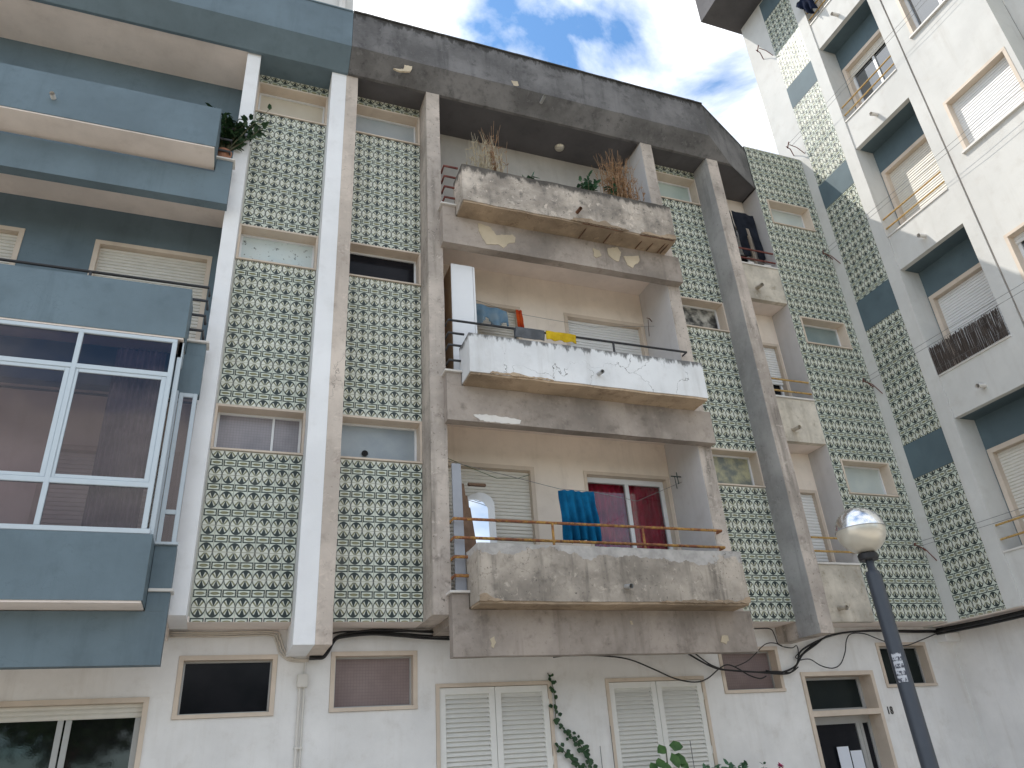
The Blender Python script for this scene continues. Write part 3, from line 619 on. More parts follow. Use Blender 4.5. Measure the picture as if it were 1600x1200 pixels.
# loggias and balconies of building 2
for k in range(3):
    zf = (2.74, 5.60, 8.42)[k]
    win = []
    if k == 0: win = [(2.6, 3.94, 3.35, 5.44), (4.72, 6.16, 3.35, 5.44)]
    if k == 1: win = [(2.75, 3.92, 6.2, 8.17), (4.69, 6.17, 6.2, 8.19)]
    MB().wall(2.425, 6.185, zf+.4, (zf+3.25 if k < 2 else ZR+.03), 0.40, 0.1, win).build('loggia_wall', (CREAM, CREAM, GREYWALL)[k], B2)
    if k == 0:
        shutter_window(B2, *win[0], w=.40, depth=.11)
        u0, u1, z0, z1 = win[1]
        m = MB(); m.box(u0, u1, .388, .55, z1-.05, z1).box(u0, u0+.05, .39, .55, z0, z1-.05).box(u1-.05, u1, .39, .55, z0, z1-.05)
        o = m.build('window', MARBLE, B2); a, b, d_ = u0+.05, u1-.05, .50
        m = MB(); m.box(a, b, d_, d_+.05, z1-.13, z1-.05).box(a, a+.045, d_+.001, d_+.05, z0, z1-.13).box(b-.06, b, d_+.001, d_+.05, z0, z1-.13).box(5.44, 5.50, d_-.005, d_+.05, z0, z1-.13)
        m.build('casement_frame', ALU, o)
        MB().box(a+.04, b-.05, d_+.025, d_+.03, z0, z1-.12).build('pane', GLASS, o)
        m = MB(); n = 150
        RED = cloth('crimson_curtain', (0.55, 0.018, 0.07), (0.38, 0.012, 0.045))
        vs_ = []
        for i in range(n+1):
            x = a+(b-a)*i/n; y = .60+.022*math.sin(i*.62)+.015*math.sin(i*.23+1)+.01*noise.noise(Vector((i*.1, 0, 0)))
            vs_ += [Vector((x, y, z0-.1)), Vector((x, y+.004, z1-.06))]
        m.add(vs_, [(2*i, 2*i+2, 2*i+3, 2*i+1) for i in range(n)]); m.build('curtain', RED, o, smooth=True, label='crimson curtain behind the sliding window')
    if k == 1:
        shutter_window(B2, *win[0], w=.40, depth=.12, mat=ROLLER); shutter_window(B2, *win[1], w=.40, depth=.12, mat=ROLLER_W)
    # slab
    m = MB(); m.gbox(2.39, 6.40, -.60, -.452, zf, zf+.50, amp=.005).gbox(2.39, 2.59, -.60, -.452, zf+.501, zf+.68, amp=.003)
    bal = m.build('balcony', SLAB, B2)
    if k: MB().box(2.427, 6.182, -.45, .399, zf+.37, zf+.48).build('loggia_ceiling', SOFF_C, bal)
    if k == 0: MB().box(2.427, 6.188, -.449, .479, 3.12, 3.24).build('overhang_soffit', SLAB, bal)
    m = MB(); m.box(2.36, 2.60, -.635, -.44, zf+.683, zf+.712); m.build('ledge', SILL, bal, bevel=.004)
    # planter trough
    pm = (PLANT_LOW, PLANT_MID, PLANT_TOP)[k]; a, b = 2.60, 6.15; zb_ = zf+.53; zt = (3.915, 6.70, 9.63)[k]; amp = (.009, .006, .013)[k]
    m = MB(); m.gbox(a, b, -.96, -.88, zb_, zt, .09, amp).gbox(a, b, -.59, -.52, zb_, zt, .12, amp*.6).gbox(a+.001, a+.08, -.879, -.591, zb_, zt-.002, .1, amp*.5).gbox(b-.08, b-.001, -.879, -.591, zb_, zt-.002, .1, amp*.5)
    m.build('planter', pm, bal)
    m = MB(); m.gbox(a+.012, b-.012, -.945, -.53, zb_-.028, zb_+.004, .07, .012); m.build('planter_underside', UNDER, bal)
    MB().gbox(a+.08, b-.08, -.88, -.59, zt-.12, zt-.07, .1, .012).build('soil', SOIL, bal)
    spout(bal, 4.43, -.955, zf+.71, mat=(ALU_G, ALU_G, REBAR)[k], r=.028, L=.13)
    rm = (RUST_Y, BLACKM, RUST_R)[k]; Z4 = [zf+x for x in (.89, 1.11, 1.34, 1.57)]; yr = -.57
    if k == 2: Z4 = [9.286, 9.494, 9.70, 9.905]
    if k == 1: Z4 = [6.483, 6.718, 6.907, 7.111]
    ps = []
    for i, zz in enumerate(Z4):
        long = (i >= 2 and k == 0) or (i == 3 and k == 1)
        ps.append([(2.44, -.40, zz), (2.44, yr, zz), (6.22 if long else 2.66, yr, zz)] + ([(6.22, -.30, zz)] if long else []))
    rails(bal, ps, rm, .019 if k != 1 else .017)
    if k < 2:
        posts = (3.72, 5.0) if k == 0 else (3.41, 4.96)
        rails(bal, [[(x, yr, zt-.1), (x, yr, Z4[3])] for x in posts], rm, .017, 'rail_post')
patch_list = [([(2.93, 8.87), (3.12, 8.83), (3.21, 8.7), (3.47, 8.76), (3.52, 8.71), (3.5, 8.63), (3.38, 8.57), (3.32, 8.48), (3.25, 8.53), (3.05, 8.5), (2.99, 8.6), (2.94, 8.73)], -.607),
 ([(4.82, 8.79), (4.94, 8.75), (4.95, 8.66), (4.86, 8.61), (4.82, 8.67)], -.607), ([(5.08, 8.83), (5.27, 8.9), (5.32, 8.8), (5.25, 8.61), (5.15, 8.64), (5.08, 8.72)], -.607),
 ([(5.35, 8.73), (5.63, 8.8), (5.63, 8.69), (5.48, 8.53), (5.41, 8.58)], -.607), ([(2.73, 5.69), (2.91, 5.71), (3.2, 5.70), (3.39, 5.67), (3.37, 5.615), (3.09, 5.61), (2.82, 5.62)], -.607),
 ([(2.83, 2.93), (2.87, 2.94), (2.88, 2.88), (2.85, 2.82), (2.82, 2.84)], -.607), ([(5.89, 2.93), (5.97, 2.94), (5.99, 2.88), (5.93, 2.83), (5.87, 2.86)], -.607), ([(4.62, 3.12), (4.65, 3.12), (4.65, 3.08), (4.62, 3.08)], -.607)]
for i, (pl, w_) in enumerate(patch_list): patch(B2, pl, w_+.002, mat=PATCH if i != 4 else SILL)
# exposed reinforcing bars under the top planter
m = MB(); 
for x, s_ in ((4.62, .1), (5.05, .12), (5.62, .14), (5.82, .1), (6.02, .16), (6.08, .12)):
    m.tube([(x, -.97, 8.96), (x-.03, -.80, 8.915), (x-.05, -.64, 8.90)], .009, 6)
m.tube([(4.5, -.955, 8.93), (5.2, -.95, 8.925)], .007, 6).tube([(5.5, -.95, 8.925), (6.1, -.955, 8.93)], .007, 6)
m.build('reinforcing_bar', REBAR, B2)
# ragged spalling along the bottom edges of the planters
for pl in ([(2.60, 3.265), (2.60, 3.33), (2.68, 3.35), (2.74, 3.31), (2.83, 3.285), (2.86, 3.265)], [(4.85, 3.265), (4.95, 3.285), (5.15, 3.28), (5.35, 3.30), (5.6, 3.28), (5.75, 3.305), (5.95, 3.285), (6.02, 3.30), (6.15, 3.345), (6.15, 3.265)]): patch(B2, pl, -.965, mat=UNDER, th=.008)
patch(B2, [(2.85, 6.125), (2.9, 6.165), (3.05, 6.15), (3.2, 6.17), (3.4, 6.145), (3.6, 6.15), (3.75, 6.125)], -.963, mat=UNDER, th=.006)
patch(B2, [(4.3, 8.945), (4.35, 9.0), (4.6, 9.03), (4.75, 9.0), (4.9, 9.05), (5.0, 8.99), (5.2, 8.97), (5.3, 8.945)], -.968, mat=UNDER, th=.008)
patch(B2, [(5.5, 8.945), (5.6, 9.0), (5.85, 8.97), (6.0, 9.03), (6.15, 9.04), (6.15, 8.945)], -.968, mat=UNDER, th=.008)
MB().lathe((0, 0, 0), [(.001, 0), (.042, 0), (.042, .004)], 20).build('pane_hole', DARKIN, B2).matrix_basis = Matrix.Translation((1.488, .186, 5.375)) @ Matrix.Rotation(math.pi/2, 4, 'X')
# ceiling lamp
MB().lathe((4.83, .10, ZR+.03), [(0.0, -.055), (.05, -.05), (.08, -.03), (.09, 0)], 20).build('ceiling_lamp', PEARL, B2, smooth=True)

# right-hand recess of building 2
for k, (za, zb_) in enumerate(((ZB, 4.05), (6.06, 6.85), (8.835, 9.59))):
    p = MB().gbox(7.832, 9.045, 0.002, .10, za, zb_, .15, .004).build('recess_parapet', PANEL_REC, B2)
    MB().box(7.832, 9.048, -.02, .12, zb_+.001, zb_+.03).build('ledge', SILL, p)
    spout(p, 8.43, 0.0, (3.41, 6.27, 9.07)[k], mat=PANEL_REC, r=.035, L=.16)
    zr = (4.26, 4.47) if k == 0 else ((7.0, 7.22) if k == 1 else (9.76, 9.98))
    rails(p, [[(7.83, .03, z_), (9.05, .03, z_)] for z_ in zr], (RUST_O, RUST_O, RUST_R)[k], .017)
    MB().box(7.832, 9.045, .101, .459 if k else .479, za, za+.10).build('recess_ceiling', SOFF_C, p)
    top = (6.06, 8.835, ZR+.03)[k]
    dr = (8.35, 9.02, za+.3, (5.41, 8.225, 10.95)[k])
    MB().wall(7.83, 9.05, za+.05, top, .46, .1, [dr]).build('recess_wall', CREAM, B2)
    shutter_window(B2, *dr, w=.46, depth=.10, mat=ROLLER_W, fw=.05, down=(1.0, .42, .35)[k], pane=DARKG)
m = MB(); m.quad((9.049, 0.0, ZB), (9.049, .46, ZB), (9.049, .46, ZR), (9.049, 0.0, ZR)); m.build('recess_side_wall', FIN_INNER, B2)

# ================= building 1: blue block
pan1, cells1 = tile_column(B1, -0.375, 0.70, 11.74, [WIREG, FROST_F, FROST_C], [(0.66,), None, None], 0.1505, -0.357)
place_tiles([cells1], [pan1], B1)
MB().gbox(0.70, 0.924, -0.40, 0.47, 2.912, ZR+.05, amp=.003).build('pillar', WHITE, B1)
MB().gbox(-0.565, -0.375, -0.38, 0.42, ZB, 11.85, amp=.003).build('pillar', WHITE, B1)
m = MB(); rows = []; N = 30
for (y, zz) in prof: rows.append([jit(Vector((-9+(x0-.004+9)*i/N, y, zz)), 0.002 if i < N else 0) for i in range(N+1)])
for a, b in zip(rows, rows[1:]):
    base = m.add(a+b, [])
    for i in range(N): m.f.append((base+i, base+i+1, base+N+2+i, base+N+1+i))
m.build('roof_fascia', BLUE, B1)
MB().box(-9, x0-.004, -.765, 8, 12.64, 12.665).build('roof', BLUE, B1)
MB().box(-.375, x0-.004, -.399, .02, ZR+.03, ZR+.08).build('soffit', BLUE, B1)
MB().box(-9, -.565, -.399, .5, ZR+.03, ZR+.08).build('soffit', SOFF_C, B1)
MB().box(-9, .94, .9, 8, 0, 12.6).build('core', INNER, B1)
G1 = [(-.425, .617, 2.297, 2.944), (-2.75, -.663, 0.9, 2.53)]
MB().wall(-9, .939, -.1, ZB+.02, .48, .02, G1).build('ground_floor_wall', WHITE_G, B1)
MB().box(-9, .939, .80, .82, -.1, ZB).build('core', DARKIN, B1)
MB().box(-.375, .70, .0, .479, ZB, ZB+.06).build('overhang_soffit', SOFF_C, B1)
window(B1, *G1[0], DARKG, w=.48, depth=.16, frame=ALU_G, fwid=.018, fw=.05)
u0, u1, z0, z1 = G1[1]
m = MB(); m.box(u0, u1, .462, .62, z1-.05, z1).box(u0, u0+.05, .464, .62, z0, z1-.05).box(u1-.05, u1, .464, .62, z0, z1-.05).box(u0-.02, u1+.02, .44, .62, z0-.05, z0)
o = m.build('window', MARBLE, B1)
roller(o, u0+.05, u1-.05, z1-.19, z1-.05, FRONT, .55, ROLLER, .045)
m = MB()
for x in (u0+.05, -1.50, -1.425, u1-.115): m.box(x, x+.055, .575, .61, z0, z1-.17)
m.box(u0+.05, u1-.05, .576, .609, z0, z0+.06)
m.build('casement_frame', ALU_G, o)
MB().box(u0+.05, u1-.05, .588, .592, z0, z1-.15).build('pane', REFG, o)
Z1 = ((2.71, 3.24, 3.88), (5.62, 6.135, 6.79), (8.42, 9.03, 9.71))
for k, (zf, zpb, zpt) in enumerate(Z1):
    wl_ = [] if k != 1 else [(-4.3, -2.97, 6.2, 8.26), (-2.15, -.69, 6.2, 8.26)]
    if k == 0: wl_ = [(-2.15, -.72, 3.3, 5.3)]
    MB().wall(-9, -.563, zf+.4, (zf+3.25 if k < 2 else ZR+.03), .40, .1, wl_).build('loggia_wall', BLUE if k else CREAM, B1)
    for w_ in wl_: shutter_window(B1, *w_, w=.40, depth=.11, mat=ROLLER)
    m = MB(); m.gbox(-9, -.54, -.60, -.452, zf, zf+.50, .3, .0015).gbox(-.745, -.54, -.60, -.452, zf+.501, (3.87, 6.285, 9.155)[k], .2, .001)
    bal = m.build('balcony', BLUE, B1)
    if k: MB().box(-9, -.566, -.45, .399, zf+.37, zf+.48).build('loggia_ceiling', SOFF_C, bal)
    if k == 0: MB().box(-9, -.566, -.449, .479, 3.10, 3.22).build('overhang_soffit', SOFF_C, bal)
    if k: MB().box(-.76, -.51, -.635, -.44, (0, 6.288, 9.158)[k], (0, 6.315, 9.185)[k]).build('ledge', SILL, bal, bevel=.004)
    else: MB().box(-.745, -.512, -.628, -.44, 3.40, 3.43).build('ledge', SILL, bal, bevel=.004)
    m = MB(); m.gbox(-9, -.75, -.96, -.88, zpb, zpt, .3, .0025).gbox(-9, -.75, -.59, -.52, zpb, zpt, .3, .001).gbox(-.83, -.751, -.879, -.591, zpb, zpt-.002, .2, .001)
    m.build('planter', BLUE, bal, bevel=0)
    MB().gbox(-9, -.762, -.948, -.53, zpb-.02, zpb+.004, .3, .001).build('planter_underside', SOFF_C, bal)
    if k: MB().box(-9, -.83, -.88, -.59, zpt-.12, zpt-.07).build('soil', SOIL, bal)
    if k == 1:
        ps = []
        for i, zz in enumerate((6.478, 6.688, 6.903, 7.10)): ps.append([(-.60, -.38, zz), (-.60, -.57, zz), (-9 if i == 3 else -.83, -.57, zz)])
        rails(bal, ps, BLACKM, .018); rails(bal, [[(x, -.57, 6.72), (x, -.57, 7.1)] for x in (-1.9, -3.3)], BLACKM, .016, 'rail_post')
    if k == 2: 
        spout(bal, -2.65, -.955, 9.31, mat=SILL, r=.03, L=.1)
        rails(bal, [[(-.60, -.38, zz), (-.60, -.57, zz), (-.83, -.57, zz)] for zz in (9.35, 9.56, 9.78)], BLACKM, .018)
# glazed-in balcony
zt, zb_ = 6.105, 3.885
m = MB(); f = .05
for x in (-3.55, -2.60, -1.765, -.84): m.box(x-f*.5, x+f*.5, -.955, -.905, zb_+.05, zt)
m.box(-5, -.78, -.958, -.90, zb_, zb_+.05).box(-5, -.84+f*.5, -.957, -.902, zt-.045, zt).box(-5, -.84, -.953, -.907, 5.63, 5.685).box(-5, -.84, -.953, -.907, 4.36, 4.415)
for a, b in ((-2.6, -1.765), (-1.765, -.84)):
    m.box(a+f*.5, a+f*.5+.03, -.945, -.915, 4.415, 5.63).box(b-f*.5-.05, b-f*.5, -.945, -.915, 4.415, 5.63).box(a+.055, b-.075, -.945, -.915, 5.59, 5.63).box(a+.055, b-.075, -.945, -.915, 4.415, 4.455)
# side return
m.box(-.80, -.76, -.90, -.62, zt-.2, zt).box(-.80, -.75, -.90, -.86, zb_, zt).box(-.80, -.75, -.66, -.605, zb_, 5.62)
m.box(-.60, -.555, -.615, -.57, 3.90, 5.62).box(-.745, -.70, -.614, -.57, 3.90, 5.62).box(-.70, -.60, -.612, -.575, 5.57, 5.62).box(-.70, -.60, -.612, -.575, 4.20, 4.25).box(-.76, -.53, -.64, -.57, 3.872, 3.90)
gl = m.build('balcony_glazing', ALU_B, B1, bevel=.004)
for a, b in ((-5, -3.55), (-3.55, -2.6), (-2.6, -1.765), (-1.765, -.84)):
    for c, d in ((zb_+.05, 4.36), (4.415, 5.63), (5.685, zt-.045)):
        MB().box(a+.02, b-.02, -.933, -.929, c, d).build('pane', GLASS_B, gl)
MB().box(-.70, -.60, -.595, -.591, 3.90, 5.57).build('pane', GLASS_B, gl)
MB().box(-.782, -.778, -.86, -.66, zb_+.02, zt-.02).build('pane', GLASS_B, gl)
m = MB(); vs_ = []
for i in range(61):
    x = -1.42+.5*i/60; y = -.78+.03*math.sin(i*.9)+.01*math.sin(i*.37)
    vs_ += [Vector((x, y, 3.95)), Vector((x, y, 6.02))]
m.add(vs_, [(2*i, 2*i+2, 2*i+3, 2*i+1) for i in range(60)]); m.build('curtain', cloth('grey_net_curtain', (0.30, 0.27, 0.29)), gl, smooth=True)
# roof hut behind
m = MB(); m.gbox(-3.5, 1.24, 2.0, 5.0, 12.6, 18.0, .6, .002); m.build('roof_hut', WHITE_R, B1)
MB().tube([(1.0, 1.93, 12.6), (1.0, 1.93, 18)], .07, 10).build('vent_pipe', SILL, B1)

# ================= building 3: tall white block
FL = [3.94, 6.825, 9.66, 12.5, 15.36]; SO = [6.09, 8.95, 11.80, 14.62, 17.46]
BP = [(5.46, 6.05), (8.32, 8.95), (11.20, 11.78), (14.0, 14.60), (16.85, 17.45)]
T = RIGHT
MB(T).gbox(-.5, .22, 0.0, .3, 3.2, 17.5, .3, .003).build('corner_wall', WHITE_R, B3)
pan5 = MB(T).wall(.22, 1.04, 3.2, 17.5, .004, .02, []).build('tile_panel', GROUT, B3)
cells5 = tile_cells(T, .22, 1.04, 3.2, 17.45, [(.22, 1.04, a, b) for a, b in BP], .22, 0.1505)
pan6 = MB(T).wall(4.80, 5.85, 3.2, 17.5, .454, .02, []).build('tile_panel', GROUT, B3)
for a, b in BP: MB(T).gbox(.222, 1.038, -.006, .02, a+.002, b-.002, .2, .002).build('blue_panel', BLUE_R, B3)
place_tiles([cells5], [pan5], B3)
T45 = lambda u, w, z: Vector((RX+.45+w, -u, z))
cl6 = tile_cells(T45, 4.80, 5.85, 9.0, 16.0, [], 4.80, 0.1505)
rv, rf, ru = [], [], []
for c in cl6:
    me = tile_mesh(c[2]-c[1], c[4]-c[3], c[5], c[6], c[7], c[8], c[9]); mt = Matrix.Translation(T45((c[1]+c[2])/2, 0, (c[3]+c[4])/2)) @ Matrix.Rotation(-math.pi/2, 4, 'Z'); b = len(rv)
    rv += [mt @ v.co for v in me.vertices]
    for p in me.polygons: rf.append(tuple(b+i for i in p.vertices)); ru += [me.uv_layers[0].data[li].uv[:] for li in p.loop_indices]
me = bpy.data.meshes.new('tile_field'); me.from_pydata(rv, [], rf); q = me.uv_layers.new(name='UVMap')
for i, w_ in enumerate(ru): q.data[i].uv = w_
me.materials.append(TILE); link('tile_field', me, B3, kind='stuff')
MB(T).gbox(1.04, 1.29, -.03, .45, 3.2, 17.5, .3, .003).build('pillar', WHITE_R, B3)
MB(T).gbox(2.60, 2.815, -.004, .45, 3.2, 17.5, .3, .003).build('pillar', WHITE_R, B3)
WZ = [(4.4, 5.48), (7.22, 8.31), (10.04, 11.125), (12.81, 13.95), (15.65, 16.8)]
W3 = [(3.08, 4.25, a, b) for a, b in WZ]
MB(T).wall(2.845, 4.33, 3.2, 17.5, 0.0, .02, W3).build('wall', WHITE_R, B3)
m = MB(T); m.quad((4.33, 0, 3.2), (4.33, .45, 3.2), (4.33, .45, 17.5), (4.33, 0, 17.5)); m.quad((2.845, 0, 3.2), (2.845, .03, 3.2), (2.845, .03, 17.5), (2.845, 0, 17.5)); m.build('wall', WHITE_R, B3)
MB(T).box(2.815, 2.846, .028, .04, 3.2, 17.5).build('joint', SLAB, B3)
MB(T).wall(4.33, 9, 3.2, 17.5, .46, .02, []).build('wall', WHITE_R, B3)
for i, h in enumerate(W3):
    shutter_window(B3, *h, T=T, w=0.0, depth=.15, mat=ROLLER_W, fw=.05, down=(1, .12, 1, .1, 1)[i], pane=SKYG)
    MB(T).box(h[0]-.03, h[1]+.03, -.05, .10, h[2]-.035, h[2]-.001).build('sill', SILL, B3)
for k in range(5):
    lo = 3.2 if k == 0 else SO[k-1]
    p = MB(T).gbox(1.292, 2.598, .0, .10, lo, FL[k], .2, .003).build('loggia_parapet', WHITE_R, B3)
    MB(T).box(1.292, 2.598, -.02, .12, FL[k]+.001, FL[k]+.028).build('ledge', SILL, p)
    MB(T).box(1.292, 2.598, .101, .43, lo, lo+.2).build('loggia_ceiling', BLUE_R, p)
    spout(p, 1.94, .0, lo+.25, T=T, mat=SILL, r=.035, L=.16)
    if k != 1: rails(p, [[(1.285, .03, FL[k]+x), (2.605, .03, FL[k]+x)] for x in (.20, .41)], RUST_O, .016, T=T)
    hd = SO[k]-.52
    MB(T).wall(1.285, 2.60, FL[k]-.6, SO[k], .42, .1, [(1.31, 2.58, FL[k]-.5, hd)]).build('loggia_wall', BLUE_R, B3)
    shutter_window(B3, 1.31, 2.58, FL[k]-.5, hd, T=T, w=.42, depth=.12, mat=ROLLER if k != 1 else ROLLER_W, fw=.075, down=(1, 1, 1, .10, .5)[k], pane=SKYG)
MB().box(RX+.9, 18, -9, .45, 3.25, 17.5).build('core', INNER, B3)
MB().box(RX+.3, 18, .452, .5, 3.25, 17.5).build('end_wall', WHITE_R, B3)
MB().box(11.0, 11.6, -9, .479, -.1, 3.19).build('ground_floor_wall', WHITE_G, B3)
MB().box(RX+.002, 11.0, -9, .3, 3.192, 3.24).build('overhang_soffit', SOFF_C, B3)
MB().gbox(9.40, 18, -9, .62, 17.50, 18.7, .5, .004).build('roof', SOFF_D, B3)


# ================= things on and around the buildings
def cloth_sheet(name, mat, label, cat, org, eu, ev, nu=24, nv=24, wave=.02, freq=9, seed=0, group=None, shape=None):
    """hanging fabric: origin, edge vector along the line, edge vector down"""
    org, eu, ev = Vector(org), Vector(eu), Vector(ev); nrm = eu.cross(ev).normalized()
    m = MB(); idx = {}
    for i in range(nu+1):
        for j in range(nv+1):
            a, b = i/nu, j/nv
            if shape and not shape(a, b): continue
            ww = wave*(.3+b)*math.sin(a*freq*2+seed) + wave*.8*noise.noise(Vector((a*4+seed, b*3, seed*1.7)))
            p = org + eu*a + ev*b*(1+.05*noise.noise(Vector((a*3, seed, 0)))) + nrm*ww + eu*(.05*math.sin(b*3+seed)*b*.5)
            idx[(i, j)] = len(m.v); m.v.append(p)
    for i in range(nu):
        for j in range(nv):
            q = [(i, j), (i+1, j), (i+1, j+1), (i, j+1)]
            if all(k in idx for k in q): m.f.append(tuple(idx[k] for k in q))
    o = m.build(name, mat, smooth=True); md = o.modifiers.new('thick', 'SOLIDIFY'); md.thickness = .006
    return tag(o, label, cat, group)

# ---- laundry
cloth_sheet('towel', cloth('blue_towel', (0.006, 0.115, 0.24), (0.004, 0.07, 0.16)), 'bright blue towel hanging on the line above the rusty lowest balcony', 'towel', (3.93, -.40, 4.815), (.50, 0, 0), (.03, 0, -.68), nu=40, wave=.045, freq=14, seed=1)
o = cloth_sheet('cloth', cloth('grey_cloth', (0.14, 0.145, 0.155)), 'dark grey cloth folded over the black middle balcony rail', 'cloth', (3.415, -.595, 7.135), (.44, 0, 0), (0, 0, -.17), wave=.004, seed=2)
o = cloth_sheet('cloth', cloth('yellow_cloth', (0.62, 0.42, 0.025), (0.5, 0.33, 0.02)), 'yellow cloth draped over the black middle balcony rail', 'cloth', (3.875, -.60, 7.13), (.47, 0, 0), (0, -.01, -.15), wave=.012, seed=3)
cloth_sheet('rag', cloth('orange_rag', (0.55, 0.10, 0.02), (0.30, 0.03, 0.01)), 'small orange rag hanging beside the shutter on the middle balcony', 'cloth', (3.60, -.2, 7.70), (.10, 0, 0), (.01, 0, -.34), nu=10, wave=.03, seed=4)
cloth_sheet('shirt', cloth('pale_blue_shirt', (0.14, 0.24, 0.34), (0.22, 0.30, 0.36)), 'pale blue garment drying against the shutter behind the white cabinet', 'clothing', (2.98, .1, 7.95), (.60, 0, -.1), (.0, 0, -.36), wave=.03, seed=5, shape=lambda a, b: b < .55+.5*abs(math.sin(a*7)))
NAVY = cloth('black_denim', (0.010, 0.012, 0.018), (0.020, 0.023, 0.032))
cloth_sheet('trousers', NAVY, 'black trousers hanging in the narrow top recess above the maroon rail', 'clothing', (8.42, .14, 10.98), (.50, 0, -.02), (.03, 0, -1.05), nu=30, nv=30, wave=.025, freq=5, seed=6, shape=lambda a, b: b < .38 or abs(a-.5-.0*b) > .05+.10*(b-.38))
cloth_sheet('shirt', NAVY, 'black shirt hanging left of the trousers in the narrow top recess', 'clothing', (7.95, .16, 11.04), (.46, 0, -.05), (.02, 0, -.66), wave=.03, seed=7)
cloth_sheet('cloth', cloth('navy_cloth', (0.012, 0.018, 0.04)), 'dark navy garment bundled on the highest loggia rail of the sunlit block', 'clothing', (10.33, -1.22, 16.05), (0.0, -.38, 0), (.02, -.06, -.62), wave=.05, seed=8, shape=lambda a, b: a > b*.6 - .05)
# clothes lines
def line(name, label, pts, r=.003, mat=WIRE, cat='wire', group=None):
    return tag(MB().tube(pts, r, 5).build(name, mat), label, cat, group)
line('clothes_line', 'thin clothes line across the lowest balcony carrying the blue towel', [(2.43, -.25, 5.18), (3.2, -.30, 5.02), (3.95, -.40, 4.83), (4.45, -.40, 4.82), (5.2, -.2, 4.80), (6.18, .1, 5.25)], .004)
line('clothes_line', 'slack green cord looping under the lowest balcony lintel', [(2.43, -.2, 5.25), (2.8, -.2, 5.12), (3.15, -.2, 5.00), (3.45, -.2, 5.02), (3.62, -.2, 5.08)], .004, LEAF_D)
line('clothes_line', 'thin clothes line strung across the middle balcony', [(2.5, -.1, 7.95), (3.6, -.1, 7.70), (5.0, 0, 7.72), (6.18, .1, 7.98)], .003)
m = MB(); m.tube([(6.185, .10, 5.33), (6.06, .05, 5.31), (5.95, .0, 5.29)], .009, 6).tube([(6.09, .06, 5.38), (6.10, .06, 5.20)], .008, 6).tube([(6.185, .25, 5.20), (6.02, .02, 5.30)], .006, 6)
tag(m.build('line_bracket', simple('green_bracket', (0.03, 0.06, 0.055), .6)), 'dark green clothes line bracket on the side wall of the lowest balcony', 'bracket')
m = MB(); m.tube([(6.185, .15, 8.1), (6.08, .05, 8.08), (6.0, 0, 8.05)], .008, 6).tube([(6.185, .3, 7.9), (6.05, .05, 8.06)], .005, 6)
tag(m.build('line_bracket', REBAR), 'rusty clothes line bracket on the side wall of the middle balcony', 'bracket')

# ---- white cabinet on the middle balcony
cab = thing('cabinet', (2.7, -.25, 6.0), 'tall white cabinet with brown side standing on the middle balcony', 'cabinet')
MB().box(2.575, 2.905, -.33, -.31, 6.02, 8.26).build('door', CARD, cab, bevel=.003)
MB().box(2.575, 2.905, -.306, .10, 6.02, 8.255).build('carcass', CARD_B, cab)
MB().box(2.908, 2.935, -.335, -.32, 6.05, 8.25).build('trim', ALU, cab)
# ---- junk on the lowest balcony
def leaning(name, mat, label, cat, x0, x1, y, z0, x0t, x1t, yt, z1, th=.02):
    m = MB(); m.add([Vector(v) for v in ((x0, y, z0), (x1, y, z0), (x1t, yt, z1), (x0t, yt, z1), (x0, y+th, z0), (x1, y+th, z0), (x1t, yt+th, z1), (x0t, yt+th, z1))],
          [(0, 1, 2, 3), (5, 4, 7, 6), (0, 3, 7, 4), (1, 5, 6, 2), (3, 2, 6, 7), (0, 4, 5, 1)])
    return tag(m.build(name, mat), label, cat)
leaning('board', GREYB, 'grey board with white edge upright at the corner of the lowest balcony', 'board', 2.47, 2.60, -.50, 3.46, 2.47, 2.585, -.46, 5.06, .03)
for i, (a, b, h, lab) in enumerate(((2.64, 2.68, 4.98, 'tallest brown plank leaning behind the grey board on the lowest balcony'), (2.70, 2.735, 4.88, 'middle brown plank of those leaning on the lowest balcony'), (2.755, 2.79, 4.74, 'shortest brown plank of those leaning on the lowest balcony'), (2.81, 2.84, 4.60, 'dark narrow plank beside the mirror on the lowest balcony'))):
    leaning('plank', WOODB, lab, 'plank', a+.03, b+.06, -.42+i*.05, 3.46, a-.07, b-.05, -.30+i*.05, h, .02)
mir = thing('mirror', (3.0, .15, 3.4), 'white framed arched mirror leaning behind the rail of the lowest balcony', 'mirror')
arch = [(2.86, 3.5), (3.24, 3.5), (3.24, 4.80), (3.20, 4.88), (3.12, 4.93), (3.03, 4.94), (2.94, 4.91), (2.86, 4.86)]
MB(lambda u, w, z: Vector((u, w+(z-3.5)*.06, z))).prism(arch, .12, .15).build('frame', ALU, mir)
MB(lambda u, w, z: Vector((u, w+(z-3.5)*.06, z))).prism([(2.88, 3.6), (3.14, 3.6), (3.14, 4.72), (3.08, 4.80), (2.98, 4.83), (2.88, 4.82)], .112, .119).build('glass', MIRROR, mir)
leaning('plank', WOODB, 'short brown plank lying on top of the mirror of the lowest balcony', 'plank', 2.83, 3.07, .0, 4.96, 2.83, 3.07, .02, 5.0, .05)
leaning('brick', SLAB, 'small broken block lying on the planter edge of the lowest balcony', 'rubble', 2.98, 3.14, -.56, 3.90, 3.02, 3.08, -.54, 3.99, .06)

for x, lab in ((8.02, 'left of the small pale lumps on the ledge under the black trousers'), (8.42, 'middle of the small pale lumps on the ledge under the black trousers'), (8.80, 'right of the small pale lumps on the ledge under the black trousers')):
    m = MB(); m.gbox(x, x+.13, .02, .09, 9.622, 9.69, .03, .022); tag(m.build('rag', SILL, smooth=True), lab, 'rag')
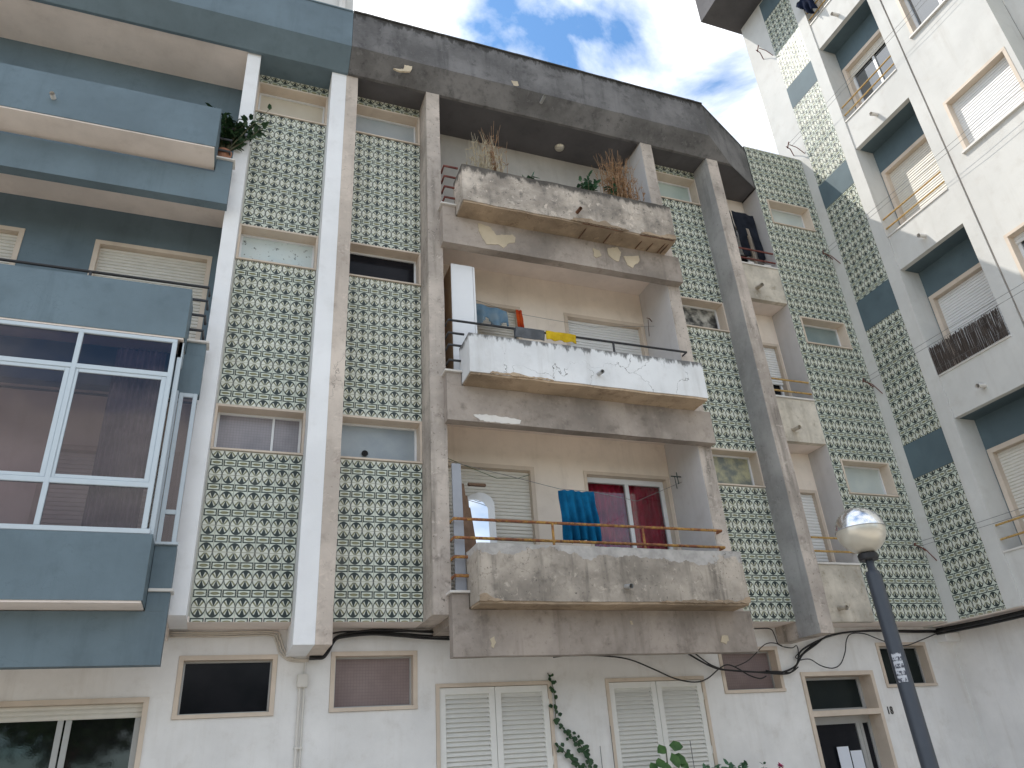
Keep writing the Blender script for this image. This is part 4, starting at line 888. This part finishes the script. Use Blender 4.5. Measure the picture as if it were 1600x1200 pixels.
# ---- plants
def dry_clump(name, mat, label, base, h, spread, n, seed):
    rr = random.Random(seed); m = MB()
    for i in range(n):
        x = base[0]+rr.gauss(0, spread*.45); y = base[1]+rr.gauss(0, .06); hh = h*rr.uniform(.45, 1.0); lx = rr.gauss(0, .10); ly = rr.gauss(0, .06)
        pts = [Vector((x+lx*t*t*hh+.012*rr.gauss(0, 1), y+ly*t*hh, base[2]+hh*t)) for t in (0, .25, .5, .75, 1)]
        m.tube(pts, [.005, .0045, .0035, .003, .002], 4, cap=False, world=True)
        for k in range(7):
            t = rr.uniform(.35, 1); q = pts[min(4, int(t*4))]; d = Vector((rr.gauss(0, .5), rr.gauss(0, .5), rr.uniform(.2, 1)))
            m.leaf(q, d, Vector((0, -1, .2)), rr.uniform(.04, .11), .012)
    return tag(m.build(name, mat), label, 'plant')
dry_clump('dry_weed', DRY_P, 'tall straw-coloured dry weed at the left of the top planter', (3.05, -.74, 9.54), 1.0, .26, 48, 1)
dry_clump('dry_weed', DRY, 'wispy dark dry stalks behind the straw weed in the top planter', (3.24, -.68, 9.54), 1.42, .16, 26, 5)
dry_clump('dry_weed', DRY, 'dense rust-coloured dry weed at the right end of the top planter', (5.42, -.74, 9.54), 1.25, .34, 130, 2)
def leafy(name, mat, label, base, h, spread, nl, L, seed, hang=0.0, cat='plant'):
    rr = random.Random(seed); t = thing(name, base, label, cat); m = MB(); st = MB()
    for s_ in range(max(3, nl//12)):
        top = Vector(base)+Vector((rr.gauss(0, spread), rr.gauss(0, spread*.5), h*rr.uniform(.5, 1)-hang*rr.random()))
        st.tube([Vector(base), (Vector(base)+top)/2+Vector((rr.gauss(0, .02), 0, .02)), top], [.008, .006, .003], 5, world=True)
        for k in range(12):
            tt = rr.uniform(.35, 1.0); p = Vector(base).lerp(top, tt)+Vector((rr.gauss(0, .02),)*3)
            d = Vector((rr.gauss(0, 1), rr.gauss(0, 1)-.3, rr.gauss(.1, .6))); m.leaf(p, d, Vector((rr.gauss(0, .4), -.5, 1)), L*rr.uniform(.6, 1.2), L*.5)
    m.build('leaves', mat, t); st.build('stem', STEM, t); return t
leafy('weed', LEAF_C, 'small green sprig growing in the middle of the top planter', (3.70, -.80, 9.56), .34, .13, 60, .10, 3)
leafy('weed', LEAF_C, 'bushy blue-green weed spilling over the top planter', (4.73, -.86, 9.56), .42, .15, 110, .11, 4)
leafy('weed', LEAF_C, 'green weed among the rust-coloured stalks of the top planter', (5.20, -.80, 9.54), .60, .07, 36, .09, 6)
leafy('weed', LEAF_D, 'tiny dark weed near the right end of the top planter edge', (5.02, -.86, 9.56), .08, .10, 24, .06, 8)
pp = leafy('potted_plant', LEAF_D, 'dark green potted plant at the end of the top blue balcony', (-.68, -.46, 9.40), .66, .26, 620, .13, 9)
MB().lathe((-.68, -.46, 9.19), [(.0, 0), (.08, 0), (.105, .2), (.11, .22), (.095, .22), (.09, .17), (0, .17)], 18).build('pot', POT, pp)
# climbing vine on the ground floor wall
vine = thing('climbing_vine', (4.39, .44, 0), 'thin ivy vine climbing the white wall between the louvred shutters', 'vine')
V1 = [(4.42, .455, 0), (4.40, .455, .8), (4.39, .455, 1.58), (4.37, .455, 1.69), (4.33, .455, 1.76), (4.27, .455, 1.85), (4.15, .455, 1.95), (4.05, .455, 2.04), (3.98, .46, 2.12), (4.0, .46, 2.23), (4.0, .46, 2.36), (3.99, .46, 2.49), (3.97, .46, 2.58), (3.93, .46, 2.67)]
V2 = [(4.40, .455, 1.3), (4.26, .455, 1.58), (4.18, .455, 1.63), (4.12, .455, 1.70), (4.07, .455, 1.76), (4.0, .455, 1.83)]
st = MB(); st.tube(V1, .006, 5).tube(V2, .005, 5); st.build('stem', STEM, vine)
m = MB(); rr = random.Random(11)
for P_, dens in ((V1, 46), (V2, 40)):
    for a, b in zip(P_, P_[1:]):
        a, b = Vector(a), Vector(b); thick = 1.0 if b.z < 2.1 else .45
        for k in range(max(2, int((b-a).length*dens*thick*2))):
            p = a.lerp(b, rr.random())+Vector((rr.gauss(0, .02), -.015-rr.random()*.03, rr.gauss(0, .02)))
            d = Vector((rr.gauss(0, 1), -.3, rr.gauss(-.5, .7))); s_ = rr.uniform(.035, .075)
            m.leaf(p, d, Vector((rr.gauss(0, .3), -1, .3)), s_, s_*.9)
m.build('leaves', LEAF_D, vine)
# broad-leaved plant in front of the right shutter: each big leaf on its own
bl = thing('broad_leaved_plant', (5.22, .15, 0), 'broad-leaved green plant in front of the right-hand louvred shutter', 'plant')
st = MB(); st.tube([(5.22, .15, 0), (5.25, .12, .9), (5.28, .1, 1.72)], [.014, .011, .006], 6).tube([(5.22, .15, .8), (5.12, .08, 1.35), (5.08, .05, 1.56)], .007, 5); st.build('stem', STEM, bl)
for (x, y, z_, dx, dz, L) in ((5.25, .05, 1.74, -.9, -.35, .17), (5.29, .04, 1.75, .9, -.1, .18), (5.30, .02, 1.67, .25, -.9, .19), (5.33, .05, 1.64, .9, -.5, .19), (5.2, .03, 1.58, -1, -.2, .17), (5.08, .02, 1.56, -.8, -.4, .16), (5.12, .0, 1.57, .6, -.6, .17), (5.40, .04, 1.58, .8, -.7, .15), (5.02, .02, 1.5, -.3, -1, .17), (5.24, .0, 1.52, .1, -1, .18), (5.15, .05, 1.35, .7, -.5, .18), (5.3, .05, 1.3, -.7, -.5, .18), (5.28, .05, 1.1, .7, -.3, .18)):
    m = MB(); m.leaf(Vector((x, y, z_)), Vector((dx, -.35, dz)), Vector((0, -1, .5)), L, L*.78); m.build('leaf', LEAF, bl, smooth=True)
leafy('shrub', LEAF_C, 'low spiky green shrub right of the right-hand louvred shutter', (6.10, .15, 1.30), .26, .13, 90, .10, 14)
MB().tube([(6.10, .15, 0), (6.10, .15, 1.35)], .015, 6).build('trunk', STEM, bpy.data.objects['shrub'])
fl = leafy('flower', LEAF_D, 'pink flower on a stem between the shutters and the entrance door', (6.92, .15, 1.22), .15, .06, 30, .07, 15, cat='flower')
m = MB(); rr = random.Random(4)
for k in range(26): m.leaf(Vector((6.935, .12, 1.43)), Vector((rr.gauss(0, 1), rr.gauss(0, 1), rr.gauss(.3, .6))), Vector((0, 0, 1)), .055, .035)
m.build('petals', PINK, fl); MB().tube([(6.92, .15, 0), (6.93, .13, 1.42)], .008, 5).build('stalk', STEM, fl)
leafy('shrub', LEAF_D, 'small dark leafy top left of the pink flower', (6.58, .15, 1.28), .16, .07, 36, .07, 16)
MB().tube([(6.58, .15, 0), (6.58, .15, 1.3)], .010, 6).build('trunk', STEM, bpy.data.objects['shrub.001'])
for x, zt_, lab in ((4.53, 1.80, 'thin stake beside the vine by the right-hand shutter'), (4.70, 2.02, 'thin rod against the left jamb of the right-hand shutter'), (5.83, 1.80, 'thin stake leaning in front of the right-hand shutter')):
    tag(MB().tube([(x, .40, 0), (x+.02, .44, zt_)], .005, 5).build('stake', WIRE), lab, 'stake')
struct(MB().gbox(2.3, 7.6, -.15, .47, .002, .06, .2, .015).build('flower_bed', SOIL))

# ---- cables
def cable(label, pts, y=.42, r=.011, mat=CABLE, group=None):
    P = [Vector((a, y, b)) for a, b in pts]; out = []
    for i in range(len(P)-1):
        p0, p1, p2, p3 = P[max(i-1, 0)], P[i], P[i+1], P[min(i+2, len(P)-1)]
        for k in range(5):
            t = k/5; out.append(.5*((2*p1)+(-p0+p2)*t+(2*p0-5*p1+4*p2-p3)*t*t+(-p0+3*p1-3*p2+p3)*t**3))
    out.append(P[-1])
    return tag(MB().tube(out, r, 6, world=True).build('cable', mat, smooth=True), label, 'cable', group)
for i, dz in enumerate((0, .028, -.024)): cable(('middle', 'uppermost', 'lowest')[i]+' black cable of the bundle curling under the pillar left of the balconies', [(a, b+dz*(.5+min(1, max(0, a-1.2)))) for a, b in [(0.96, 2.88+i*.012), (1.1, 2.89), (1.17, 2.96), (1.24, 3.09), (1.35, 3.13), (1.67, 3.165), (2.04, 3.15), (2.31, 3.13), (2.7, 3.11)]], .42-.02*i, .014, group='cables under the left pillar')
cable('straight black cable tight under the tile overhang left of the balconies', [(1.12, 3.13), (1.3, 3.18), (1.67, 3.185), (2.04, 3.185), (2.7, 3.19)], .44, .01)
cable('long black cable sagging below the lowest balcony to the mauve window', [(4.0, 2.85), (4.32, 2.87), (4.78, 2.85), (5.11, 2.8), (5.43, 2.68), (5.75, 2.55), (6.04, 2.5), (6.25, 2.54), (6.48, 2.67), (6.62, 2.71), (6.77, 2.66), (6.93, 2.57), (7.11, 2.52), (7.22, 2.55)], .40, .009)
cable('black cable running from the balcony corner past the mauve window towards the door', [(6.0, 2.87), (6.24, 2.74), (6.45, 2.66), (6.73, 2.63), (7.13, 2.6), (7.5, 2.57), (7.68, 2.6), (7.82, 2.72), (7.94, 2.83), (8.21, 2.96), (8.42, 3.07), (8.55, 3.09)], .40, .012)
cable('thinner black cable beside the one crossing the mauve window', [(6.13, 2.87), (6.37, 2.71), (6.64, 2.64), (7.01, 2.61), (7.42, 2.61), (7.66, 2.59), (7.82, 2.66)], .42, .009)
cable('black cable arching above the mauve window then down to the door corner', [(6.72, 2.68), (6.92, 2.74), (7.07, 2.82), (7.3, 2.97), (7.48, 2.99), (7.61, 2.94), (7.77, 2.92), (7.86, 2.95), (7.86, 2.85), (7.79, 2.79), (7.87, 2.76)], .40, .007)
cable('black cable hanging in a loop above the entrance door', [(7.86, 2.75), (8.04, 2.76), (8.21, 2.67), (8.4, 2.63), (8.57, 2.68), (8.71, 2.84), (8.8, 3.02), (8.92, 3.11), (9.17, 3.11), (9.39, 3.04), (9.62, 2.97), (9.92, 2.93), (10.28, 3.01), (10.62, 3.1)], .40, .008)
cable('thick black cable rising from the mauve window along the wall above the door', [(7.24, 2.62), (7.48, 2.59), (7.78, 2.68), (7.89, 2.85), (8.06, 2.94), (8.32, 3.03), (8.55, 3.09), (8.93, 3.14), (9.49, 3.15), (10.13, 3.13), (10.67, 3.13)], .41, .014)
cable('second thick black cable along the wall top above the door', [(7.9, 2.80), (8.1, 2.92), (8.4, 3.05), (8.7, 3.12), (9.3, 3.16), (10.0, 3.155), (10.67, 3.15)], .43, .014)
cable('short black cable dropping beside the big fin onto the mauve window', [(6.9, 3.19), (7.16, 3.19), (7.45, 3.19), (7.51, 3.1), (7.53, 2.99), (7.6, 2.95)], .40, .008)
for i, (dx, dz, lab) in enumerate(((0, 0, 'lowest black cable of the bundle under the sunlit block'), (.07, .035, 'middle black cable of the bundle under the sunlit block'), (.14, .02, 'innermost black cable of the bundle under the sunlit block'), (.05, -.03, 'slack black cable of the bundle under the sunlit block'))):
    P = [(10.60+dx, .41, 3.13+dz), (10.62+dx, .1, 3.125+dz), (10.62+dx, -.4, 3.13+dz-.012), (10.62+dx, -1.2, 3.125+dz), (10.62+dx, -2.6, 3.12+dz-.02), (10.62+dx, -4.5, 3.13+dz), (10.62+dx, -8.5, 3.12+dz)]
    tag(MB().tube(P, .020, 7).build('cable', CABLE, smooth=True), lab, 'cable', 'cables under the sunlit block')
cable('upper painted-over cable along the wall under the left tile strip', [(-.55, 3.19), (-.13, 3.18), (0.53, 3.19), (0.62, 3.13), (0.67, 3.01), (0.73, 2.92), (0.82, 2.88), (0.96, 2.88)], .455, .011, CABLE_W)
cable('middle painted-over cable along the wall under the left tile strip', [(-.55, 3.165), (-.13, 3.16), (0.50, 3.17), (0.60, 3.10), (0.655, 2.98), (0.74, 2.89), (0.96, 2.872)], .457, .010, CABLE_W)
cable('lower painted-over cable along the wall under the left tile strip', [(-.55, 3.14), (0.05, 3.14), (0.50, 3.15), (0.58, 3.08), (0.63, 2.96), (0.75, 2.87), (0.96, 2.86)], .458, .010, CABLE_W)
jb = thing('junction_box', (.9, .46, 2.6), 'small cream junction box with two conduits on the white wall', 'junction box')
MB().box(.842, .962, .41, .478, 2.578, 2.722).build('box', PVC, jb, bevel=.008)
MB().tube([(.88, .455, 0), (.88, .455, 2.578)], .014, 8).tube([(.928, .457, 0), (.928, .457, 2.578)], .009, 8).tube([(.915, .46, 2.72), (.915, .46, 2.86)], .006, 6).build('conduit', PVC, jb)
for zz in (.9, 1.95): MB().box(.855, .95, .44, .478, zz, zz+.02).build('clip', PVC, jb)

# ---- wire brackets in the corner and the lines across the sunlit block
names = ('lowest', 'second lowest', 'middle', 'second highest', 'highest')
for i, zz in enumerate((4.34, 7.30, 10.12, 12.98, 16.0)):
    m = MB(); x = 10.475
    m.tube([(x, .12 if i > 2 else -.02, zz-.02), (x-.16, .02 if i > 2 else -.06, zz+.03), (x-.28, 0 if i > 2 else -.08, zz+.05)], .010, 6).tube([(x, -.16, zz-.22), (x-.10, -.10, zz-.02), (x-.24, -.06, zz+.06)], .008, 6).tube([(x-.30, -.12, zz+.06), (x-.22, .03 if i > 2 else -.03, zz+.05)], .012, 6)
    tag(m.build('line_bracket', RUST_R), f'{names[i]} rusty wire bracket in the corner of the sunlit block', 'bracket')
    if i < 4:
        for j in range(2):
            y1 = -6.5
            line('wire', ('upper', 'lower')[j]+f' thin wire stretched across the sunlit block from the {names[i]} corner bracket', [(x-.26+.06*j, -.08, zz+.07-.05*j), (x-.24, -3.2, zz+.03-.10*j), (x-.22, y1, zz+.09-.16*j)], .0035, WIRE, 'wire', f'wires from the {names[i]} bracket')

# ---- reed screen on the sunlit block: many reeds, one bound mat
rs = thing('reed_screen', (10.5, -1.95, 6.85), 'dark reed screen tied in front of the loggia of the sunlit block', 'screen')
m = MB(); rr = random.Random(8)
for k in range(260):
    u = 1.30+1.29*k/260+rr.gauss(0, .003); h = 6.86+.47+rr.gauss(0, .018); w_ = -.028+rr.gauss(0, .005)
    m.tube([RIGHT(u, w_, 6.856), RIGHT(u+rr.gauss(0, .012), w_+rr.gauss(0, .003), h)], rr.uniform(.003, .005), 4, world=True)
t = NT('dark_reed'); v = t.noise(1.0, 4, .6, t.scale(t.pos(), (60, 60, 2)))
REED = t.bsdf(t.mix(t.step(v, .3, .7), (0.035, 0.026, 0.022), (0.11, 0.085, 0.07)), .9)
o = m.build('reeds', REED, rs, kind='stuff')
m = MB()
for zz in (6.95, 7.2): m.tube([RIGHT(1.3, -.034, zz), RIGHT(1.95, -.035, zz+.004), RIGHT(2.59, -.034, zz)], .003, 4, world=True)
m.build('binding_wire', WIRE, rs)

# ---- notices on the door
tag(MB().box(8.40, 8.605, .684, .687, 1.30, 1.605).build('notice', PAPER), 'left white paper notice stuck on the dark entrance door', 'notice')
tag(MB().box(8.625, 8.83, .684, .687, 1.24, 1.545).build('notice', PAPER), 'right white paper notice stuck lower on the dark entrance door', 'notice')

# ---- street lamp
LX, LY = 5.735, -3.383; tilt = Matrix.Translation((LX, LY, 0)) @ Matrix.Rotation(math.radians(-0.9), 4, 'Y') @ Matrix.Translation((-LX, -LY, 0))
off = 3.469*math.tan(math.radians(0.9)); LXb = LX+off
lamp = thing('street_lamp', (LXb, LY, 0), 'dark street lamp post with a half-mirrored globe in front of the door', 'street lamp')
def tl(m):
    sh = math.tan(math.radians(0.9))
    for i, p in enumerate(m.v): m.v[i] = Vector((p.x-sh*p.z, p.y, p.z))
    return m
c = (LXb, LY, 0)
tl(MB().lathe(c, [(.085, 0), (.085, .6), (.072, .62), (.068, 3.02), (.060, 3.06), (.036, 3.075), (.036, 3.19)], 24)).build('pole', POST, lamp, smooth=True)
tl(MB().lathe((LXb, LY, 0), [(0.0, 3.17), (.085, 3.17), (.090, 3.185), (.092, 3.225), (.078, 3.24), (.0, 3.24)], 28)).build('collar', simple('black_collar', (.01, .01, .012), .5), lamp, smooth=False)
GC, GR = 3.46, .226
def arc(a0, a1, n, R=GR): return [(R*math.cos(a0+(a1-a0)*i/n), GC+R*math.sin(a0+(a1-a0)*i/n)) for i in range(n+1)]
tl(MB().lathe(c, arc(math.radians(-75), math.radians(2), 20), 48)).build('lower_globe', PEARL, lamp, smooth=True)
tl(MB().lathe(c, arc(math.radians(1), math.radians(90), 20, GR+.003), 48)).build('upper_globe', CHROME, lamp, smooth=True)
tl(MB().lathe(c, [(GR+.004, GC+.004), (GR+.007, GC+.008), (GR+.004, GC+.012)], 48)).build('seam_ring', ALU_G, lamp, smooth=True)
# sticker on the post: four torn paper slips with smudged print
t = NT('printed_slip'); x, y, z_ = t.sep(t.pos())
nz = t.noise(1.0, 3, .7, t.scale(t.pos(), (70, 70, 36))); row = t.step(t.ma('PINGPONG', t.ma('SUBTRACT', z_, 2.0), .03), .008, .013)
SLIP = t.bsdf(t.mix(t.ma('MULTIPLY', t.step(nz, .47, .53), row), (.50, .52, .56), (.07, .075, .10)), .7)
vd = (Vector((0, -8.9, 0))-Vector((LX, LY, 0))).normalized(); a0 = math.atan2(vd.y, vd.x)
for i in range(4):
    m = MB(); zt_ = 2.32-.062*i; ro = .0725; vs_ = []
    for k in range(9):
        an = a0-.15-.05*i*.3-.55+1.15*k/8; vs_ += [Vector((LXb+ro*math.cos(an), LY+ro*math.sin(an), zt_-.058)), Vector((LXb+ro*math.cos(an), LY+ro*math.sin(an), zt_))]
    m.add(vs_, [(2*k, 2*k+2, 2*k+3, 2*k+1) for k in range(8)]); tl(m).build('sticker', SLIP, lamp, label='torn white sticker slips on the post')

# ---- trees across the street, behind the viewer (one reflected in the left pane, the rest added)
def tree(label, base, h, crown_r, seed, lean=(0, 0)):
    t = thing('tree', base, label, 'tree'); rr = random.Random(seed); m = MB(); b = Vector(base)
    top = b+Vector((lean[0], lean[1], h*.5)); m.tube([b, b.lerp(top, .5)+Vector((.1, 0, 0)), top], [.20, .16, .12], 8, world=True)
    lm = MB(); ctr = b+Vector((lean[0], lean[1], h*.58)); ends = []
    for k in range(9):
        e = ctr+Vector((rr.gauss(0, .5), rr.gauss(0, .5), rr.gauss(.1, .35)))*crown_r; ends.append(e); m.tube([top-Vector((0, 0, rr.random())), (top+e)/2+Vector((0, 0, .2)), e], [.08, .05, .02], 6, world=True)
    for e in ends:
        for k in range(420):
            d = Vector((rr.gauss(0, 1), rr.gauss(0, 1), rr.gauss(0, .8))).normalized(); p = e+d*crown_r*.5*rr.random()**.4
            lm.leaf(p, Vector((rr.gauss(0, 1), rr.gauss(0, 1), rr.gauss(-.2, .6))), d, rr.uniform(.22, .38), .18)
    m.build('trunk', BARK, t); lm.build('crown', LEAF, t); return t
proto = tree('leafy street tree across the street, second from the left', (-4.7, -17.0, -.1), 6.4, 2.5, 1, (.9, .2))
for lab, x, y, rz, sc in (('leafy tree added farthest left across the street to darken reflections', -11.0, -18.0, 1.2, 1.05), ('leafy tree added straight across the street from the balconies to darken reflections', 1.6, -17.6, 2.4, .95), ('leafy tree added across the street to darken reflections, second from the right', 7.4, -18.0, 3.9, 1.1), ('leafy tree added farthest right across the street to darken reflections', 13.0, -17.2, 5.0, 1.0)):  # unseen copies added as a dark backdrop for the pane reflections
    t2 = proto.copy(); COL.objects.link(t2); t2.location = (x, y, -.1); t2.rotation_euler = (0, 0, rz); t2.scale = (sc, sc, sc); t2['label'] = lab; t2['group'] = 'street trees across the street'
    for ch in proto.children:
        c2 = ch.copy(); COL.objects.link(c2); c2.parent = t2; c2.matrix_parent_inverse = ch.matrix_parent_inverse.copy()
proto['group'] = 'street trees across the street'
